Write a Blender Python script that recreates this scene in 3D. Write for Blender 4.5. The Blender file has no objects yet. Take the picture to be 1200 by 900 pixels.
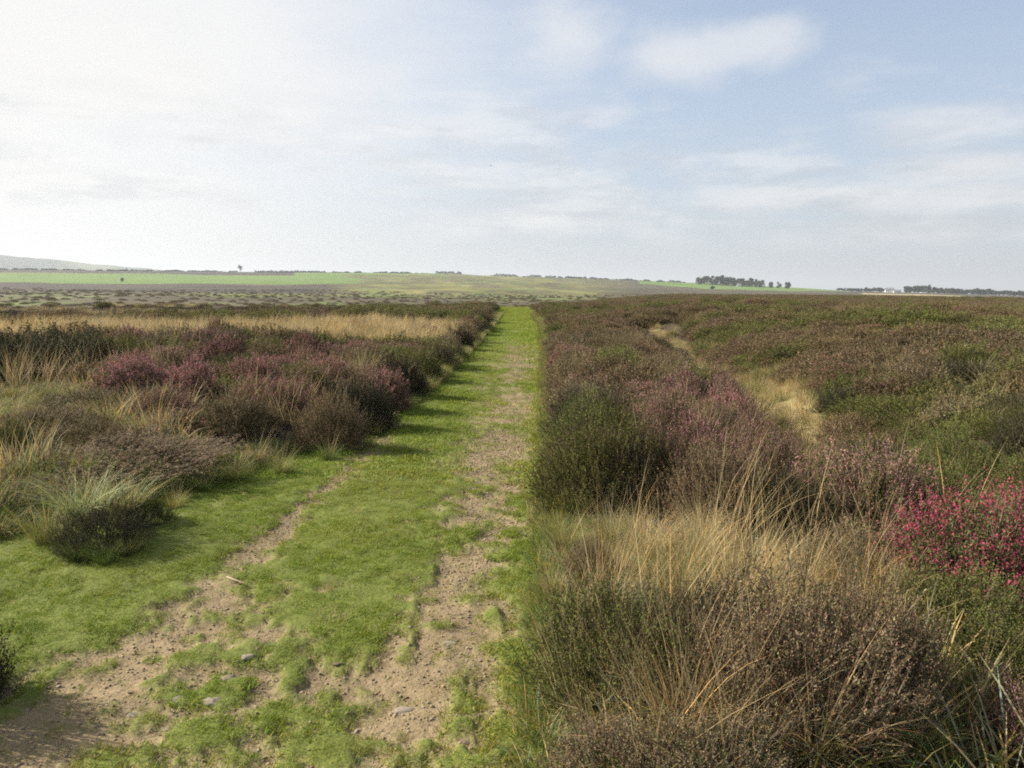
import bpy, bmesh, math, random
import numpy as np
from mathutils import Vector, Matrix, Euler

R = math.radians
rng = np.random.default_rng(7)
random.seed(7)
scene = bpy.context.scene
col = scene.collection

# ------------------------------------------------------------------ camera
FPX, W0, H0 = 942.0, 1200.0, 900.0
CAM = Vector((0.0, 0.0, 1.6))
PITCH, ROLL = math.degrees(math.atan((450 - 337) / FPX)), 0.6
cam_d = bpy.data.cameras.new('camera')
cam = bpy.data.objects.new('camera', cam_d)
col.objects.link(cam)
CROT = Euler((R(90 - PITCH), 0, 0)).to_matrix() @ Matrix.Rotation(R(ROLL), 3, 'Z')
cam.matrix_world = Matrix.Translation(CAM) @ CROT.to_4x4()
cam_d.sensor_width = 36.0
cam_d.lens = 36.0 * FPX / W0
cam_d.clip_start, cam_d.clip_end = 0.05, 60000.0
scene.camera = cam
scene.render.resolution_x, scene.render.resolution_y = 1024, 768
scene.cycles.filter_width = 1.9
scene.cycles.use_denoising = False
scene.cycles.use_adaptive_sampling = False
scene.cycles.max_bounces = 8
scene.cycles.diffuse_bounces = 3
scene.cycles.transmission_bounces = 4
scene.cycles.volume_bounces = 0
scene.cycles.transparent_max_bounces = 8

def at(px, py, z=0.0):
    """Point at height z seen through photo pixel (px, py)."""
    d = CROT @ Vector((px - 600, 450 - py, -FPX))
    t = (z - CAM.z) / d.z
    return CAM + d * t

def ray(px, py):
    return (CROT @ Vector((px - 600, 450 - py, -FPX))).normalized()

# ------------------------------------------------------------------ light
SUN_AZ, SUN_EL = -76.0, 29.0                       # degrees from +Y, negative = to the left
S = Vector((math.sin(R(SUN_AZ)) * math.cos(R(SUN_EL)), math.cos(R(SUN_AZ)) * math.cos(R(SUN_EL)), math.sin(R(SUN_EL))))
sd = bpy.data.lights.new('sun', 'SUN')
sd.energy, sd.angle, sd.color = 5.0, R(0.55), (1.0, 0.92, 0.80)
sun = bpy.data.objects.new('sun', sd)
col.objects.link(sun)
sun.rotation_euler = S.to_track_quat('Z', 'Y').to_euler()
sun.location = (-30, 10, 40)

vs = scene.view_settings
vs.view_transform, vs.look, vs.gamma, vs.exposure = 'Standard', 'None', 1.0, 1.5
vs.use_curve_mapping = False

class NT:
    """Small helper to write node graphs."""
    def __init__(self, tree):
        self.t = tree
        tree.nodes.clear()
    def n(self, kind, _out=0, **kw):
        nd = self.t.nodes.new(kind)
        ins = kw.pop('ins', {})
        for k, v in kw.items():
            setattr(nd, k, v)
        for k, v in ins.items():
            self.put(nd.inputs[k], v)
        return nd
    def put(self, sock, v):
        if hasattr(v, 'is_output'):
            self.t.links.new(v, sock)
        else:
            if isinstance(v, (tuple, list)) and len(v) == 3 and sock.type == 'RGBA':
                v = tuple(v) + (1,)
            sock.default_value = v
    def m(self, op, a, b=0.0, c=None, clamp=False):
        nd = self.t.nodes.new('ShaderNodeMath')
        nd.operation, nd.use_clamp = op, clamp
        self.put(nd.inputs[0], a); self.put(nd.inputs[1], b)
        if c is not None: self.put(nd.inputs[2], c)
        return nd.outputs[0]
    def vm(self, op, a, b=(0, 0, 0), out=0):
        nd = self.t.nodes.new('ShaderNodeVectorMath')
        nd.operation = op
        self.put(nd.inputs[0], a)
        if op == 'SCALE': self.put(nd.inputs['Scale'], b)
        else: self.put(nd.inputs[1], b)
        return nd.outputs[out]
    def ss(self, v, lo, hi, a=0.0, b=1.0):
        nd = self.t.nodes.new('ShaderNodeMapRange')
        nd.interpolation_type = 'SMOOTHSTEP'
        for i, x in enumerate((v, lo, hi, a, b)): self.put(nd.inputs[i], x)
        return nd.outputs[0]
    def mix(self, f, a, b, mode='MIX'):
        nd = self.t.nodes.new('ShaderNodeMix')
        nd.data_type, nd.blend_type = 'RGBA', mode
        self.put(nd.inputs[0], f); self.put(nd.inputs[6], a); self.put(nd.inputs[7], b)
        return nd.outputs[2]
    def noise(self, vec, scale, detail=3.0, rough=0.55, out=0, **kw):
        nd = self.t.nodes.new('ShaderNodeTexNoise')
        self.put(nd.inputs['Vector'], vec)
        nd.inputs['Scale'].default_value = scale
        nd.inputs['Detail'].default_value = detail
        nd.inputs['Roughness'].default_value = rough
        for k, v in kw.items(): nd.inputs[k].default_value = v
        return nd.outputs[out]

# ------------------------------------------------------------------ sky
world = bpy.data.worlds.new('World')
scene.world = world
world.use_nodes = True
g = NT(world.node_tree)
sky = g.n('ShaderNodeTexSky', sky_type='NISHITA', sun_disc=False)
sky.sun_elevation, sky.sun_rotation = R(SUN_EL), R(SUN_AZ)
sky.altitude, sky.air_density, sky.dust_density, sky.ozone_density = 200, 1.0, 2.2, 1.6
SKY_K = 0.0645
dirv = g.n('ShaderNodeTexCoord').outputs['Generated']
sep = g.n('ShaderNodeSeparateXYZ', ins={0: dirv})
dz = sep.outputs[2]
# cloud colours are given in the sky's own units so that one Background strength serves all
CW = (5.15, 5.08, 4.98)        # sunlit cloud
CG = (3.3, 3.38, 3.55)        # shaded cloud base
flat = g.vm('MULTIPLY', dirv, (2.2, 2.2, 11.0))
n1 = g.noise(flat, 2.1, 5.0, 0.58)
n2 = g.noise(g.vm('ADD', flat, (7.3, 1.9, 0.35)), 4.6, 5.0, 0.6)
n3 = g.noise(g.vm('MULTIPLY', dirv, (9.0, 9.0, 15.0)), 1.0, 5.0, 0.6)
# thin bright veil that thickens towards the sun
sdot = g.vm('DOT_PRODUCT', dirv, tuple(S), out=1)
veil = g.ss(g.m('ADD', sdot, g.m('MULTIPLY', g.m('SUBTRACT', n1, 0.5), 0.22)), 0.14, 0.72)
low = g.ss(dz, 0.0, 0.24, 1.0, 0.0)
pale = g.mix(g.ss(dz, 0.0, 0.42, 0.66, 0.32), sky.outputs[0], (3.25, 3.6, 4.25))
c0 = g.mix(g.m('MULTIPLY', veil, 0.94), pale, CW)
# banks of cloud lying above the horizon
bank = g.m('MULTIPLY', g.ss(g.m('ADD', n1, g.m('MULTIPLY', n3, 0.6)), 0.74, 0.98), g.m('MULTIPLY', g.ss(dz, 0.03, 0.09), g.ss(dz, 0.15, 0.30, 1.0, 0.0)))
bcol = g.mix(g.ss(n2, 0.35, 0.62), CG, CW)
c1 = g.mix(g.m('MULTIPLY', bank, 0.46), c0, bcol)
# single puffs
puffs = None
for px, py, sx, sz in ((664, 46, 5.6, 7.0), (795, 64, 4.6, 8.5), (865, 50, 4.5, 10), (1105, 150, 4.6, 11), (1130, 195, 3.6, 15),
                       (250, 95, 1.6, 4.5), (1000, 235, 2.4, 14), (1080, 265, 2.0, 13), (600, 262, 2.5, 17), (1180, 230, 2.6, 15)):
    d = ray(px, py)
    dif = g.vm('SUBTRACT', dirv, tuple(d))
    sp = g.n('ShaderNodeSeparateXYZ', ins={0: g.vm('MULTIPLY', dif, (sx * 2.2, sx * 2.2, sz * 2.6))})
    ln = g.vm('LENGTH', g.vm('MULTIPLY', dif, (sx * 2.2, sx * 2.2, sz * 2.6)), out=1)
    k = g.ss(g.m('ADD', ln, g.m('MULTIPLY', g.m('SUBTRACT', n3, 0.5), 1.5)), 0.15, 1.0, 1.0, 0.0)
    puffs = k if puffs is None else g.m('MAXIMUM', puffs, k)
c2 = g.mix(g.m('MULTIPLY', puffs, 0.55), c1, g.mix(g.ss(dz, 0.12, 0.24), g.mix(g.ss(n1, 0.4, 0.6), CG, CW), CW))
bg = g.n('ShaderNodeBackground', ins={0: c2, 1: SKY_K})
wo = g.n('ShaderNodeOutputWorld')
g.t.links.new(bg.outputs[0], wo.inputs[0])

# ------------------------------------------------------------------ noise and land shape
def sstep(a, b, x):
    t = np.clip((np.asarray(x, float) - a) / (b - a), 0, 1)
    return t * t * (3 - 2 * t)

def vnoise(x, y, seed=0):
    x = np.asarray(x, float); y = np.asarray(y, float)
    xi = np.floor(x).astype(np.int64); yi = np.floor(y).astype(np.int64)
    fx = x - xi; fy = y - yi
    fx = fx * fx * (3 - 2 * fx); fy = fy * fy * (3 - 2 * fy)
    def h(a, b):
        n = (a * 374761393 + b * 668265263 + seed * 974634777) & 0xFFFFFFFF
        n = ((n ^ (n >> 13)) * 1274126177) & 0xFFFFFFFF
        n = ((n ^ (n >> 16)) * 2246822519) & 0xFFFFFFFF
        return (n ^ (n >> 15)) / 4294967295.0
    a = h(xi, yi); b = h(xi + 1, yi); c = h(xi, yi + 1); d = h(xi + 1, yi + 1)
    return (a * (1 - fx) + b * fx) * (1 - fy) + (c * (1 - fx) + d * fx) * fy

def fbm(x, y, seed=0, oct=4, gain=0.5):
    s, a, t = 0.0, 1.0, 0.0
    for k in range(oct):
        s = s + a * vnoise(x * 2 ** k + 13.7 * k, y * 2 ** k + 5.1 * k, seed + k)
        t += a; a *= gain
    return s / t

def worldline(pts):
    P = [at(*p[:2]) for p in pts]
    P.sort(key=lambda p: p.y)
    return np.array([p.x for p in P]), np.array([p.y for p in P])

XR_x, XR_y = worldline([(640, 900), (640, 600), (640, 470), (639, 410), (634, 385), (622, 366), (616, 361.5)])
XL_x, XL_y = worldline([(-420, 900), (-330, 800), (-200, 690), (-60, 640), (60, 612), (180, 590), (265, 562), (390, 520), (470, 480),
                        (520, 440), (558, 402), (578, 380), (588, 366), (590, 361.5)])
def xr(y): return np.interp(y, XR_y, XR_x)
def xl(y): return np.interp(y, XL_y, XL_x)

def poly(pts):
    return np.array([tuple(at(*p)[:2]) for p in pts])

def inpoly(P, x, y):
    x = np.asarray(x, float); y = np.asarray(y, float)
    ins = np.zeros(x.shape, bool)
    n = len(P)
    for i in range(n):
        x0, y0 = P[i]; x1, y1 = P[(i + 1) % n]
        if y0 == y1: continue
        c = ((y0 > y) != (y1 > y)) & (x < (x1 - x0) * (y - y0) / (y1 - y0) + x0)
        ins ^= c
    return ins

def dist_line(L, x, y):
    x = np.asarray(x, float); y = np.asarray(y, float)
    best = np.full(x.shape, 1e9)
    for (ax, ay), (bx, by) in zip(L[:-1], L[1:]):
        dx, dy = bx - ax, by - ay
        t = np.clip(((x - ax) * dx + (y - ay) * dy) / (dx * dx + dy * dy), 0, 1)
        best = np.minimum(best, np.hypot(x - ax - t * dx, y - ay - t * dy))
    return best

HOLLOW = poly([(1010, 560), (965, 510), (905, 460), (840, 424), (790, 397), (762, 384)])
P_HOL = poly([(955, 535), (1020, 530), (985, 482), (945, 445), (852, 422), (800, 395), (772, 382), (748, 384), (768, 398), (818, 426), (868, 472)])
P_GOLD = poly([(-200, 426), (-200, 400), (0, 398), (300, 395), (450, 391), (520, 388), (548, 392), (540, 404), (505, 418), (470, 426), (330, 424), (160, 427)])
P_RFRONT = poly([(660, 665), (668, 628), (760, 640), (880, 668), (1000, 695), (1065, 712), (1050, 765), (960, 755), (850, 725), (740, 700), (680, 690)])
P_RLOW = poly([(690, 1000), (700, 880), (860, 870), (1060, 820), (1080, 760), (1230, 740), (1400, 900), (1300, 1000)])
P_LVERGE = poly([(-180, 670), (-190, 500), (60, 478), (150, 478), (215, 530), (270, 548), (330, 530), (390, 512), (395, 520), (340, 542), (270, 565), (160, 600), (60, 615), (-60, 645)])
P_BURNT = poly([(-300, 394), (-300, 361), (380, 361), (430, 362), (410, 372), (250, 384), (120, 390)])

# left track and right track, as (x, y, half width)
def track(pts):
    out = []
    for px, py, hw in pts:
        p, q = at(px, py), at(px + hw, py)
        out.append((p.y, p.x, q.x - p.x))
    out.sort()
    return np.array(out)
T_L = track([(-60, 930, 190), (60, 860, 130), (150, 775, 85), (235, 705, 52), (300, 640, 30), (365, 585, 22), (415, 545, 20), (445, 515, 14), (475, 485, 8)])
T_R = track([(470, 930, 150), (490, 850, 112), (510, 760, 72), (535, 690, 54), (562, 640, 56), (578, 580, 70), (586, 530, 68), (596, 480, 53), (604, 440, 38), (610, 415, 26), (615, 402, 14)])

def soil(x, y):
    """Share of bare soil, 0..1, on the path."""
    x = np.asarray(x, float); y = np.asarray(y, float)
    n = fbm(x * 2.6, y * 1.9, 31, 4, 0.6)
    nf = fbm(x * 11, y * 9, 35, 3, 0.65)
    v = np.zeros(x.shape)
    for T, gain in ((T_L, 1.0), (T_R, 0.98)):
        c = np.interp(y, T[:, 0], T[:, 1]); w = np.interp(y, T[:, 0], T[:, 2])
        end = sstep(T[-1, 0] + 0.6, T[-1, 0] - 1.5, y)
        v = np.maximum(v, .96 * gain * end * np.exp(-((x - c) / (w * 1.05)) ** 2))
    v = np.maximum(v, 0.60 * sstep(4.3, 3.2, y) * sstep(0.08, -0.12, x) * sstep(-2.4, -1.8, x))
    v = v + 0.75 * (n - 0.5) + 1.7 * (nf - 0.5)
    return sstep(0.36, 0.86, v) * ((x < xr(y) - 0.06))

E_X = np.array([-600, 0, 200, 320, 430, 500, 740, 830, 990, 1200, 1800])
E_A = np.array([10, 12, 13.6, 14.5, 15, 15, 10, 6.8, 0.5, -3.2, -4])
def az_px(x, y):
    """Photo column that a far point's bearing falls in, and its distance."""
    b = np.arctan2(x, y)
    b = np.clip(b, -1.2, 1.2)
    return 600 + FPX * np.tan(b) , np.hypot(x, y)

def far_z(x, y):
    px, d = az_px(x, y)
    e = np.interp(px, E_X, E_A)
    s = np.interp(d, [320, 450, 650, 900, 1300, 1600], [0, .20, .42, .63, .92, 1.0])
    A = np.where(d < 320, np.interp(d, [64, 120, 220, 320], [-23.5, -24.5, -20, -14.5]), -14.5 + (e + 14.5) * s)
    A = np.where(d > 1600, np.interp(np.log(np.maximum(d, 1)), np.log([1600, 2300, 4000, 27000]), [0, -3, -8, -15]) + e * np.interp(d, [1600, 6000], [1, 0]) + np.interp(d, [4000, 27000], [0, 14.2]), A)
    zl = 1.6 + d * A / FPX
    # the heather plateau on the right keeps its level much farther out
    Ar = np.interp(d, [64, 190, 260, 420], [-23.5, -7.6, -8.5, -9.5])
    zr = np.where(d < 190, 0.06, 1.6 + d * Ar / FPX)
    er = np.interp(d, [420, 1600], [-9.5, 0]) + e * np.interp(d, [420, 1600], [0, 1])
    zr = np.where((d >= 420) & (d < 1600), 1.6 + d * er / FPX, np.where(d >= 1600, zl, zr))
    w = sstep(610, 800, px)
    z = zl * (1 - w) + zr * w
    z = z + (fbm(x / 60, y / 60, 91, 3) - 0.5) * np.interp(d, [60, 200, 1000], [0.05, 0.7, 1.2])
    z = z + (fbm(x / 130 + 3, y / 110, 93, 2) - 0.5) * np.interp(d, [110, 260, 600, 1200], [0, 2.2, 4.0, 3.0])
    return z

def H(x, y):
    x = np.asarray(x, float); y = np.asarray(y, float)
    d = np.hypot(x, y)
    L, Rr = xl(y), xr(y)
    off = np.maximum(np.maximum(L - x, x - Rr), 0)
    z = (fbm(x / 2.3, y / 2.3, 3, 4) - 0.5) * 0.22 * sstep(0, 1.2, off)
    z = z + 0.20 * sstep(0.0, 0.9, L - x) + 0.10 * sstep(0.0, 0.5, x - Rr) * sstep(60, 40, y)
    z = z + 0.12 * sstep(0.8, 4.0, L - x) * sstep(2, 8, y) * sstep(60, 30, y)
    hd = dist_line(HOLLOW, x, y)
    z = z - 0.55 * np.exp(-(hd / 1.2) ** 2)
    z = z + 0.40 * sstep(3.5, 9.0, x - Rr) * sstep(160, 60, d)
    z = z - 0.38 * sstep(1.5, 6, L - x) * sstep(26, 45, y)
    z = z + (fbm(x / 3.6 + 11, y / 3.6, 14, 2) - 0.5) * 0.55 * sstep(4.5, 8, x - Rr) * sstep(170, 90, d)
    # sod on the path, worn tracks slightly sunk
    onp = (off <= 0)
    z = z + onp * ((fbm(x * 1.3, y * 1.3, 8, 3) - 0.5) * 0.05 + (fbm(x * 7, y * 7, 9, 3) - 0.5) * 0.022)
    near = d < 30
    if np.any(near):
        s = np.zeros(x.shape)
        s[near] = soil(x[near], y[near])
        z = z - 0.022 * s
    w = sstep(48, 80, d)
    return z * (1 - w) + far_z(x, y) * w

# ------------------------------------------------------------------ materials
def new_mat(name):
    m = bpy.data.materials.new(name)
    m.use_nodes = True
    return m, NT(m.node_tree)

def leaf_mat(name, source, transl=0.3, rough=0.8, spec=0.06):
    """Albedo = vertex variation x the plant's own colour (object colour, or the scattered clump's colour)."""
    m, g = new_mat(name)
    v = g.n('ShaderNodeVertexColor', layer_name='Col').outputs[0]
    if source == 'object':
        c = g.n('ShaderNodeObjectInfo').outputs['Color']
    elif isinstance(source, tuple):
        c = source
    else:
        c = g.n('ShaderNodeAttribute', attribute_type='INSTANCER', attribute_name=source).outputs['Color']
    a = g.mix(1.0, v, c, 'MULTIPLY')
    p = g.n('ShaderNodeBsdfPrincipled', ins={'Base Color': a, 'Roughness': rough, 'Specular IOR Level': spec})
    t = g.n('ShaderNodeBsdfTranslucent', ins={'Color': a})
    mx = g.n('ShaderNodeMixShader', ins={0: transl})
    g.t.links.new(p.outputs[0], mx.inputs[1]); g.t.links.new(t.outputs[0], mx.inputs[2])
    o = g.n('ShaderNodeOutputMaterial')
    g.t.links.new(mx.outputs[0], o.inputs[0])
    return m

M_LEAF = leaf_mat('heather_leaf', 'object', .18)
M_FLOWER = leaf_mat('heather_flower', 'object', 0.25)
M_STEM = leaf_mat('heather_stem', (0.10, 0.078, 0.056), 0.0, 0.8, 0.1)
M_BLADE = leaf_mat('grass_blade', 'object', 0.3, 0.6, 0.15)
M_ILEAF = leaf_mat('moor_leaf', 'tint', .18)
M_IFLOWER = leaf_mat('moor_flower', 'tint2', 0.25)
M_IBLADE = leaf_mat('sward_blade', 'tint', 0.32, 0.6, 0.12)
M_TREELEAF = leaf_mat('tree_leaf', 'object', 0.2)

def simple_mat(name, colr, rough=0.8, noise_scale=None, amt=0.4):
    m, g = new_mat(name)
    c = tuple(colr)
    if noise_scale:
        tc = g.n('ShaderNodeTexCoord').outputs['Object']
        k = g.noise(tc, noise_scale, 6.0, 0.65)
        f = g.m('ADD', g.m('MULTIPLY', g.m('SUBTRACT', k, 0.5), 2 * amt), 1.0)
        c = g.vm('SCALE', g.n('ShaderNodeRGB').outputs[0], f)
        g.t.nodes[-1]
        for nd in g.t.nodes:
            if nd.type == 'RGB': nd.outputs[0].default_value = tuple(colr) + (1,)
    p = g.n('ShaderNodeBsdfPrincipled', ins={'Base Color': c, 'Roughness': rough, 'Specular IOR Level': 0.2})
    o = g.n('ShaderNodeOutputMaterial')
    g.t.links.new(p.outputs[0], o.inputs[0])
    return m

# ------------------------------------------------------------------ mesh helpers
def mesh_np(name, V, F, cols=None, mats=(), fmat=None, smooth=False):
    V = np.asarray(V, np.float32); F = np.asarray(F, np.int32)
    me = bpy.data.meshes.new(name)
    nf, k = F.shape
    me.vertices.add(len(V)); me.vertices.foreach_set('co', V.ravel())
    me.loops.add(nf * k); me.loops.foreach_set('vertex_index', F.ravel())
    me.polygons.add(nf)
    me.polygons.foreach_set('loop_start', np.arange(0, nf * k, k, dtype=np.int32))
    if fmat is not None: me.polygons.foreach_set('material_index', np.asarray(fmat, np.int32))
    me.polygons.foreach_set('use_smooth', np.full(nf, smooth))
    if cols is not None:
        a = me.attributes.new('Col', 'FLOAT_COLOR', 'POINT')
        c = np.ones((len(V), 4), np.float32); c[:, :3] = cols
        a.data.foreach_set('color', c.ravel())
    for m in mats: me.materials.append(m)
    me.update(calc_edges=True)
    return me

def link(name, data, parent=None, loc=None):
    o = bpy.data.objects.new(name, data)
    col.objects.link(o)
    if parent: o.parent = parent
    if loc is not None: o.location = loc
    return o

def tag(o, label=None, cat=None, group=None, kind=None):
    if label: o['label'] = label
    if cat: o['category'] = cat
    if group: o['group'] = group
    if kind: o['kind'] = kind
    return o

def unit(v):
    return v / np.maximum(np.linalg.norm(v, axis=-1, keepdims=True), 1e-9)

class Tri:
    """Collects loose triangles with a colour each."""
    def __init__(self): self.V, self.C, self.M = [], [], []
    def add(self, a, b, c, colr, mat=0):
        n = len(a)
        self.V.append(np.stack([a, b, c], 1).reshape(-1, 3))
        self.C.append(np.repeat(np.broadcast_to(colr, (n, 3)), 3, 0))
        self.M.append(np.full(n, mat))
    def mesh(self, name, mats):
        V = np.concatenate(self.V); F = np.arange(len(V)).reshape(-1, 3)
        return mesh_np(name, V, F, np.concatenate(self.C), mats, np.concatenate(self.M))

def rnd_dirs(n, r):
    v = r.normal(size=(n, 3))
    return unit(v)

# ------------------------------------------------------------------ heather
def heather_meshes(seed, nsprig, nleaf, leaf, nflow, flow, flow_share=0.6, spread=1.0, bare=0.0, clump=0.5):
    """One bush of unit radius ~0.5 m and height ~0.5 m: arrays for stems, foliage and flowers."""
    r = np.random.default_rng(seed)
    st, fo, fl = Tri(), Tri(), Tri()
    # directions over a dome reaching down to the ground
    u = r.uniform(-0.12, 1.0, nsprig); th = r.uniform(0, 2 * math.pi, nsprig)
    hor = np.sqrt(np.maximum(1 - u * u, 0))
    dome = np.stack([hor * np.cos(th), hor * np.sin(th), u], 1)
    lump = 0.45 + 1.1 * fbm(dome[:, 0] * 3.0 + 5 + seed, dome[:, 1] * 3.0 + dome[:, 2] * 2.2, seed, 3)
    shell = r.uniform(0.45, 1.0, nsprig) ** 0.6
    base = dome * (lump * shell * 0.40)[:, None]
    base[:, 2] = np.maximum(base[:, 2] * 1.05 - 0.02, 0.0)
    up = np.array([0, 0, 1.0])
    dirs = unit(dome * r.uniform(0.35, 1.0, (nsprig, 1)) + up * r.uniform(0.35, 1.1, (nsprig, 1)) + r.normal(size=(nsprig, 3)) * 0.28)
    Ls = r.uniform(0.07, 0.17, nsprig) * (0.8 + 0.5 * r.random(nsprig) ** 3)
    tone = r.uniform(0.72, 1.3, nsprig)
    # stems: one thin triangle each, and woody main branches from the root
    side = unit(np.cross(dirs, rnd_dirs(nsprig, r)))
    tip = base + dirs * Ls[:, None]
    w = 0.0022 * (leaf / 0.01) ** 0.6
    st.add(base - side * w, base + side * w, tip, (tone * 1.0)[:, None] * np.array([1, .95, .9]))
    nb = 46
    bi = r.choice(nsprig, nb, replace=False)
    root = r.normal(size=(nb, 3)) * np.array([.06, .06, 0]) + np.array([0, 0, -0.03])
    s2 = unit(np.cross(base[bi] - root, rnd_dirs(nb, r))) * 0.006
    st.add(root - s2, root + s2, base[bi], np.array([.9, .85, .8]))
    # leaves along each sprig
    keep = r.random((nsprig, nleaf)) > bare
    si, li = np.nonzero(keep)
    t = (li + r.random(len(li))) / nleaf
    p = base[si] + dirs[si] * (Ls[si] * t)[:, None] + r.normal(size=(len(si), 3)) * leaf * 0.35
    ld = unit(rnd_dirs(len(si), r) * 0.9 + dirs[si] * 0.8)
    ls = unit(np.cross(ld, rnd_dirs(len(si), r)))
    ll = leaf * r.uniform(0.7, 1.4, len(si))[:, None]
    c = (tone[si] * r.uniform(0.7, 1.3, len(si)))[:, None] * np.array([1, 1, 1]) * (1 + r.normal(size=(len(si), 3)) * 0.10)
    fo.add(p - ls * ll * 0.28, p + ls * ll * 0.28, p + ld * ll, np.clip(c, 0.2, 2))
    # flowering spikes at the tips of a share of the sprigs, in patches over the bush
    patch = fbm(dome[:, 0] * 3 + 20, dome[:, 1] * 3 + dome[:, 2] * 2, seed + 50, 2)
    fs = np.nonzero((r.random(nsprig) * clump + patch * (1 - clump)) < np.quantile(r.random(nsprig) * clump + patch * (1 - clump), flow_share))[0]
    fs = fs[(dome[fs, 2] > (0.22 if flow_share > .9 else 0.0)) & (shell[fs] > 0.55)]
    si = np.repeat(fs, nflow)
    t = r.uniform(0.45, 1.12, len(si))
    p = base[si] + dirs[si] * (Ls[si] * t)[:, None] + r.normal(size=(len(si), 3)) * flow * 0.5
    ld = unit(rnd_dirs(len(si), r)); ls = unit(np.cross(ld, rnd_dirs(len(si), r)))
    ll = flow * r.uniform(0.7, 1.3, len(si))[:, None]
    tf = r.uniform(0.7, 1.35, nsprig)
    c = (tf[si] * r.uniform(0.8, 1.2, len(si)))[:, None] * (1 + r.normal(size=(len(si), 3)) * np.array([.08, .16, .12]))
    fl.add(p - ls * ll * 0.5, p + ls * ll * 0.5, p + ld * ll, np.clip(c, 0.2, 2))
    return st, fo, fl

HD, MD = [], []
for s in range(5):
    a = heather_meshes(100 + s, 2300, 15, 0.011, 11, 0.0065, [.55, .7, .45, .65, .5][s], bare=[0, 0, .05, 0, .45][s])
    HD.append([t.mesh(n, [m]) for t, n, m in zip(a, ('stems', 'foliage', 'flowers'), (M_STEM, M_LEAF, M_FLOWER))])
for s in range(3):
    a = heather_meshes(150 + s, 2200, 14, 0.011, 15, 0.007, [.78, .92, .7][s], clump=.3)
    HD.append([t.mesh(n, [m]) for t, n, m in zip(a, ('stems', 'foliage', 'flowers'), (M_STEM, M_LEAF, M_FLOWER))])
for s in range(6):
    a = heather_meshes(200 + s, 1200, 10, 0.018, 7, 0.011, [.6, .75, .5, .7, .45, .65][s], bare=[0, 0, 0, .1, .3, 0][s])
    MD.append([t.mesh(n, [m]) for t, n, m in zip(a, ('stems', 'foliage', 'flowers'), (M_STEM, M_LEAF, M_FLOWER))])

for s in range(2):
    a = heather_meshes(260 + s, 1100, 9, 0.018, 14, 0.011, .85, clump=.3)
    MD.append([t.mesh(n, [m]) for t, n, m in zip(a, ('stems', 'foliage', 'flowers'), (M_STEM, M_LEAF, M_FLOWER))])
STY = {   # leaf albedo, flower albedo
    'pink':    ((.100, .088, .036), (.270, .135, .140)),
    'magenta': ((.075, .082, .030), (.29, .052, .100)),
    'mauve':   ((.118, .099, .045), (.225, .148, .106)),
    'brown':   ((.150, .120, .066), (.195, .150, .092)),
    'green':   ((.085, .102, .024), (.135, .120, .048)),
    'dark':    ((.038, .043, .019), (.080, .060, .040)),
}
def jit(c, r, a=0.14):
    k = 1 + r.normal() * a
    return tuple(max(0.01, v * k * (1 + r.normal() * a * 0.35)) for v in c) + (1,)

def heather(x, y, w, h, style, label, group, hd=None, rz=None, sink=0.02):
    hd = y < 9 if hd is None else hd
    lib = HD if hd else MD
    k = rng.integers(5 if hd else 6)
    if not hd and style in ('pink', 'magenta'): k = 6 + rng.integers(2)
    if hd and style in ('pink', 'magenta'): k = 5 + rng.integers(3)
    if style == 'brown' and rng.random() < .7: k = 4
    if style == 'green' and hd: k = (2, 0)[rng.integers(2)]
    e = link('heather_bush', None, loc=(x, y, float(H(x, y)) - sink))
    e.rotation_euler = (rng.normal() * .06, rng.normal() * .06, rng.uniform(0, 6.28) if rz is None else rz)
    e.scale = (w / 0.95, w / 0.95 * rng.uniform(.88, 1.12), h / 0.5)
    tag(e, label, 'heather bush', group)
    lf, fw = STY[style]
    link('stems', lib[k][0], e)
    f = link('foliage', lib[k][1], e); f.color = jit(lf, rng)
    q = link('flowers', lib[k][2], e); q.color = jit(fw, rng)
    f['kind'] = 'stuff'; q['kind'] = 'stuff'
    return e

# ------------------------------------------------------------------ grass
def blades(n, rad, Lmin, Lmax, wid, lean, arch, seed, segs=4, hue=0.12, head=False, flat_rad=False):
    r = np.random.default_rng(seed)
    a = r.uniform(0, 2 * math.pi, n); rr = rad * np.sqrt(r.random(n))
    p = np.stack([rr * np.cos(a), rr * np.sin(a), np.full(n, -0.01)], 1)
    a2 = r.uniform(0, 2 * math.pi, n) if flat_rad else a + r.normal(size=n) * 0.7
    out = np.stack([np.cos(a2), np.sin(a2), np.zeros(n)], 1)
    L = r.uniform(Lmin, Lmax, n)
    ln = lean * r.uniform(0.2, 1.2, n)
    ar = arch * r.uniform(0.3, 1.3, n)
    side = np.stack([-np.sin(a2), np.cos(a2), np.zeros(n)], 1)
    side = unit(side + r.normal(size=(n, 3)) * 0.5)
    T = np.linspace(0, 1, segs + 1)
    rows = []
    q = p.copy()
    for i, t in enumerate(T):
        if i:
            ang = ln + ar * (T[i - 1] + 0.5 / segs)
            q = q + (out * np.sin(ang)[:, None] + np.array([0, 0, 1.0]) * np.cos(ang)[:, None]) * (L / segs)[:, None]
        ww = wid * (1 - t ** 1.6) * r.uniform(.8, 1.2) + wid * 0.06
        rows.append((q - side * ww * .5, q + side * ww * .5))
    V = np.stack([c for row in rows for c in row], 1)          # n, 2(s+1), 3
    k = 2 * (segs + 1)
    off = (np.arange(n) * k)[:, None]
    F = np.concatenate([off + np.array([2 * i, 2 * i + 1, 2 * i + 3, 2 * i + 2]) for i in range(segs)])
    c = np.clip(r.uniform(.75, 1.25, (n, 1)) * (1 + r.normal(size=(n, 1)) * hue * np.array([[1.0, .25, -.5]])), .3, 1.8)
    C = np.repeat(c, k, 0)
    return V.reshape(-1, 3), F, C

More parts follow.
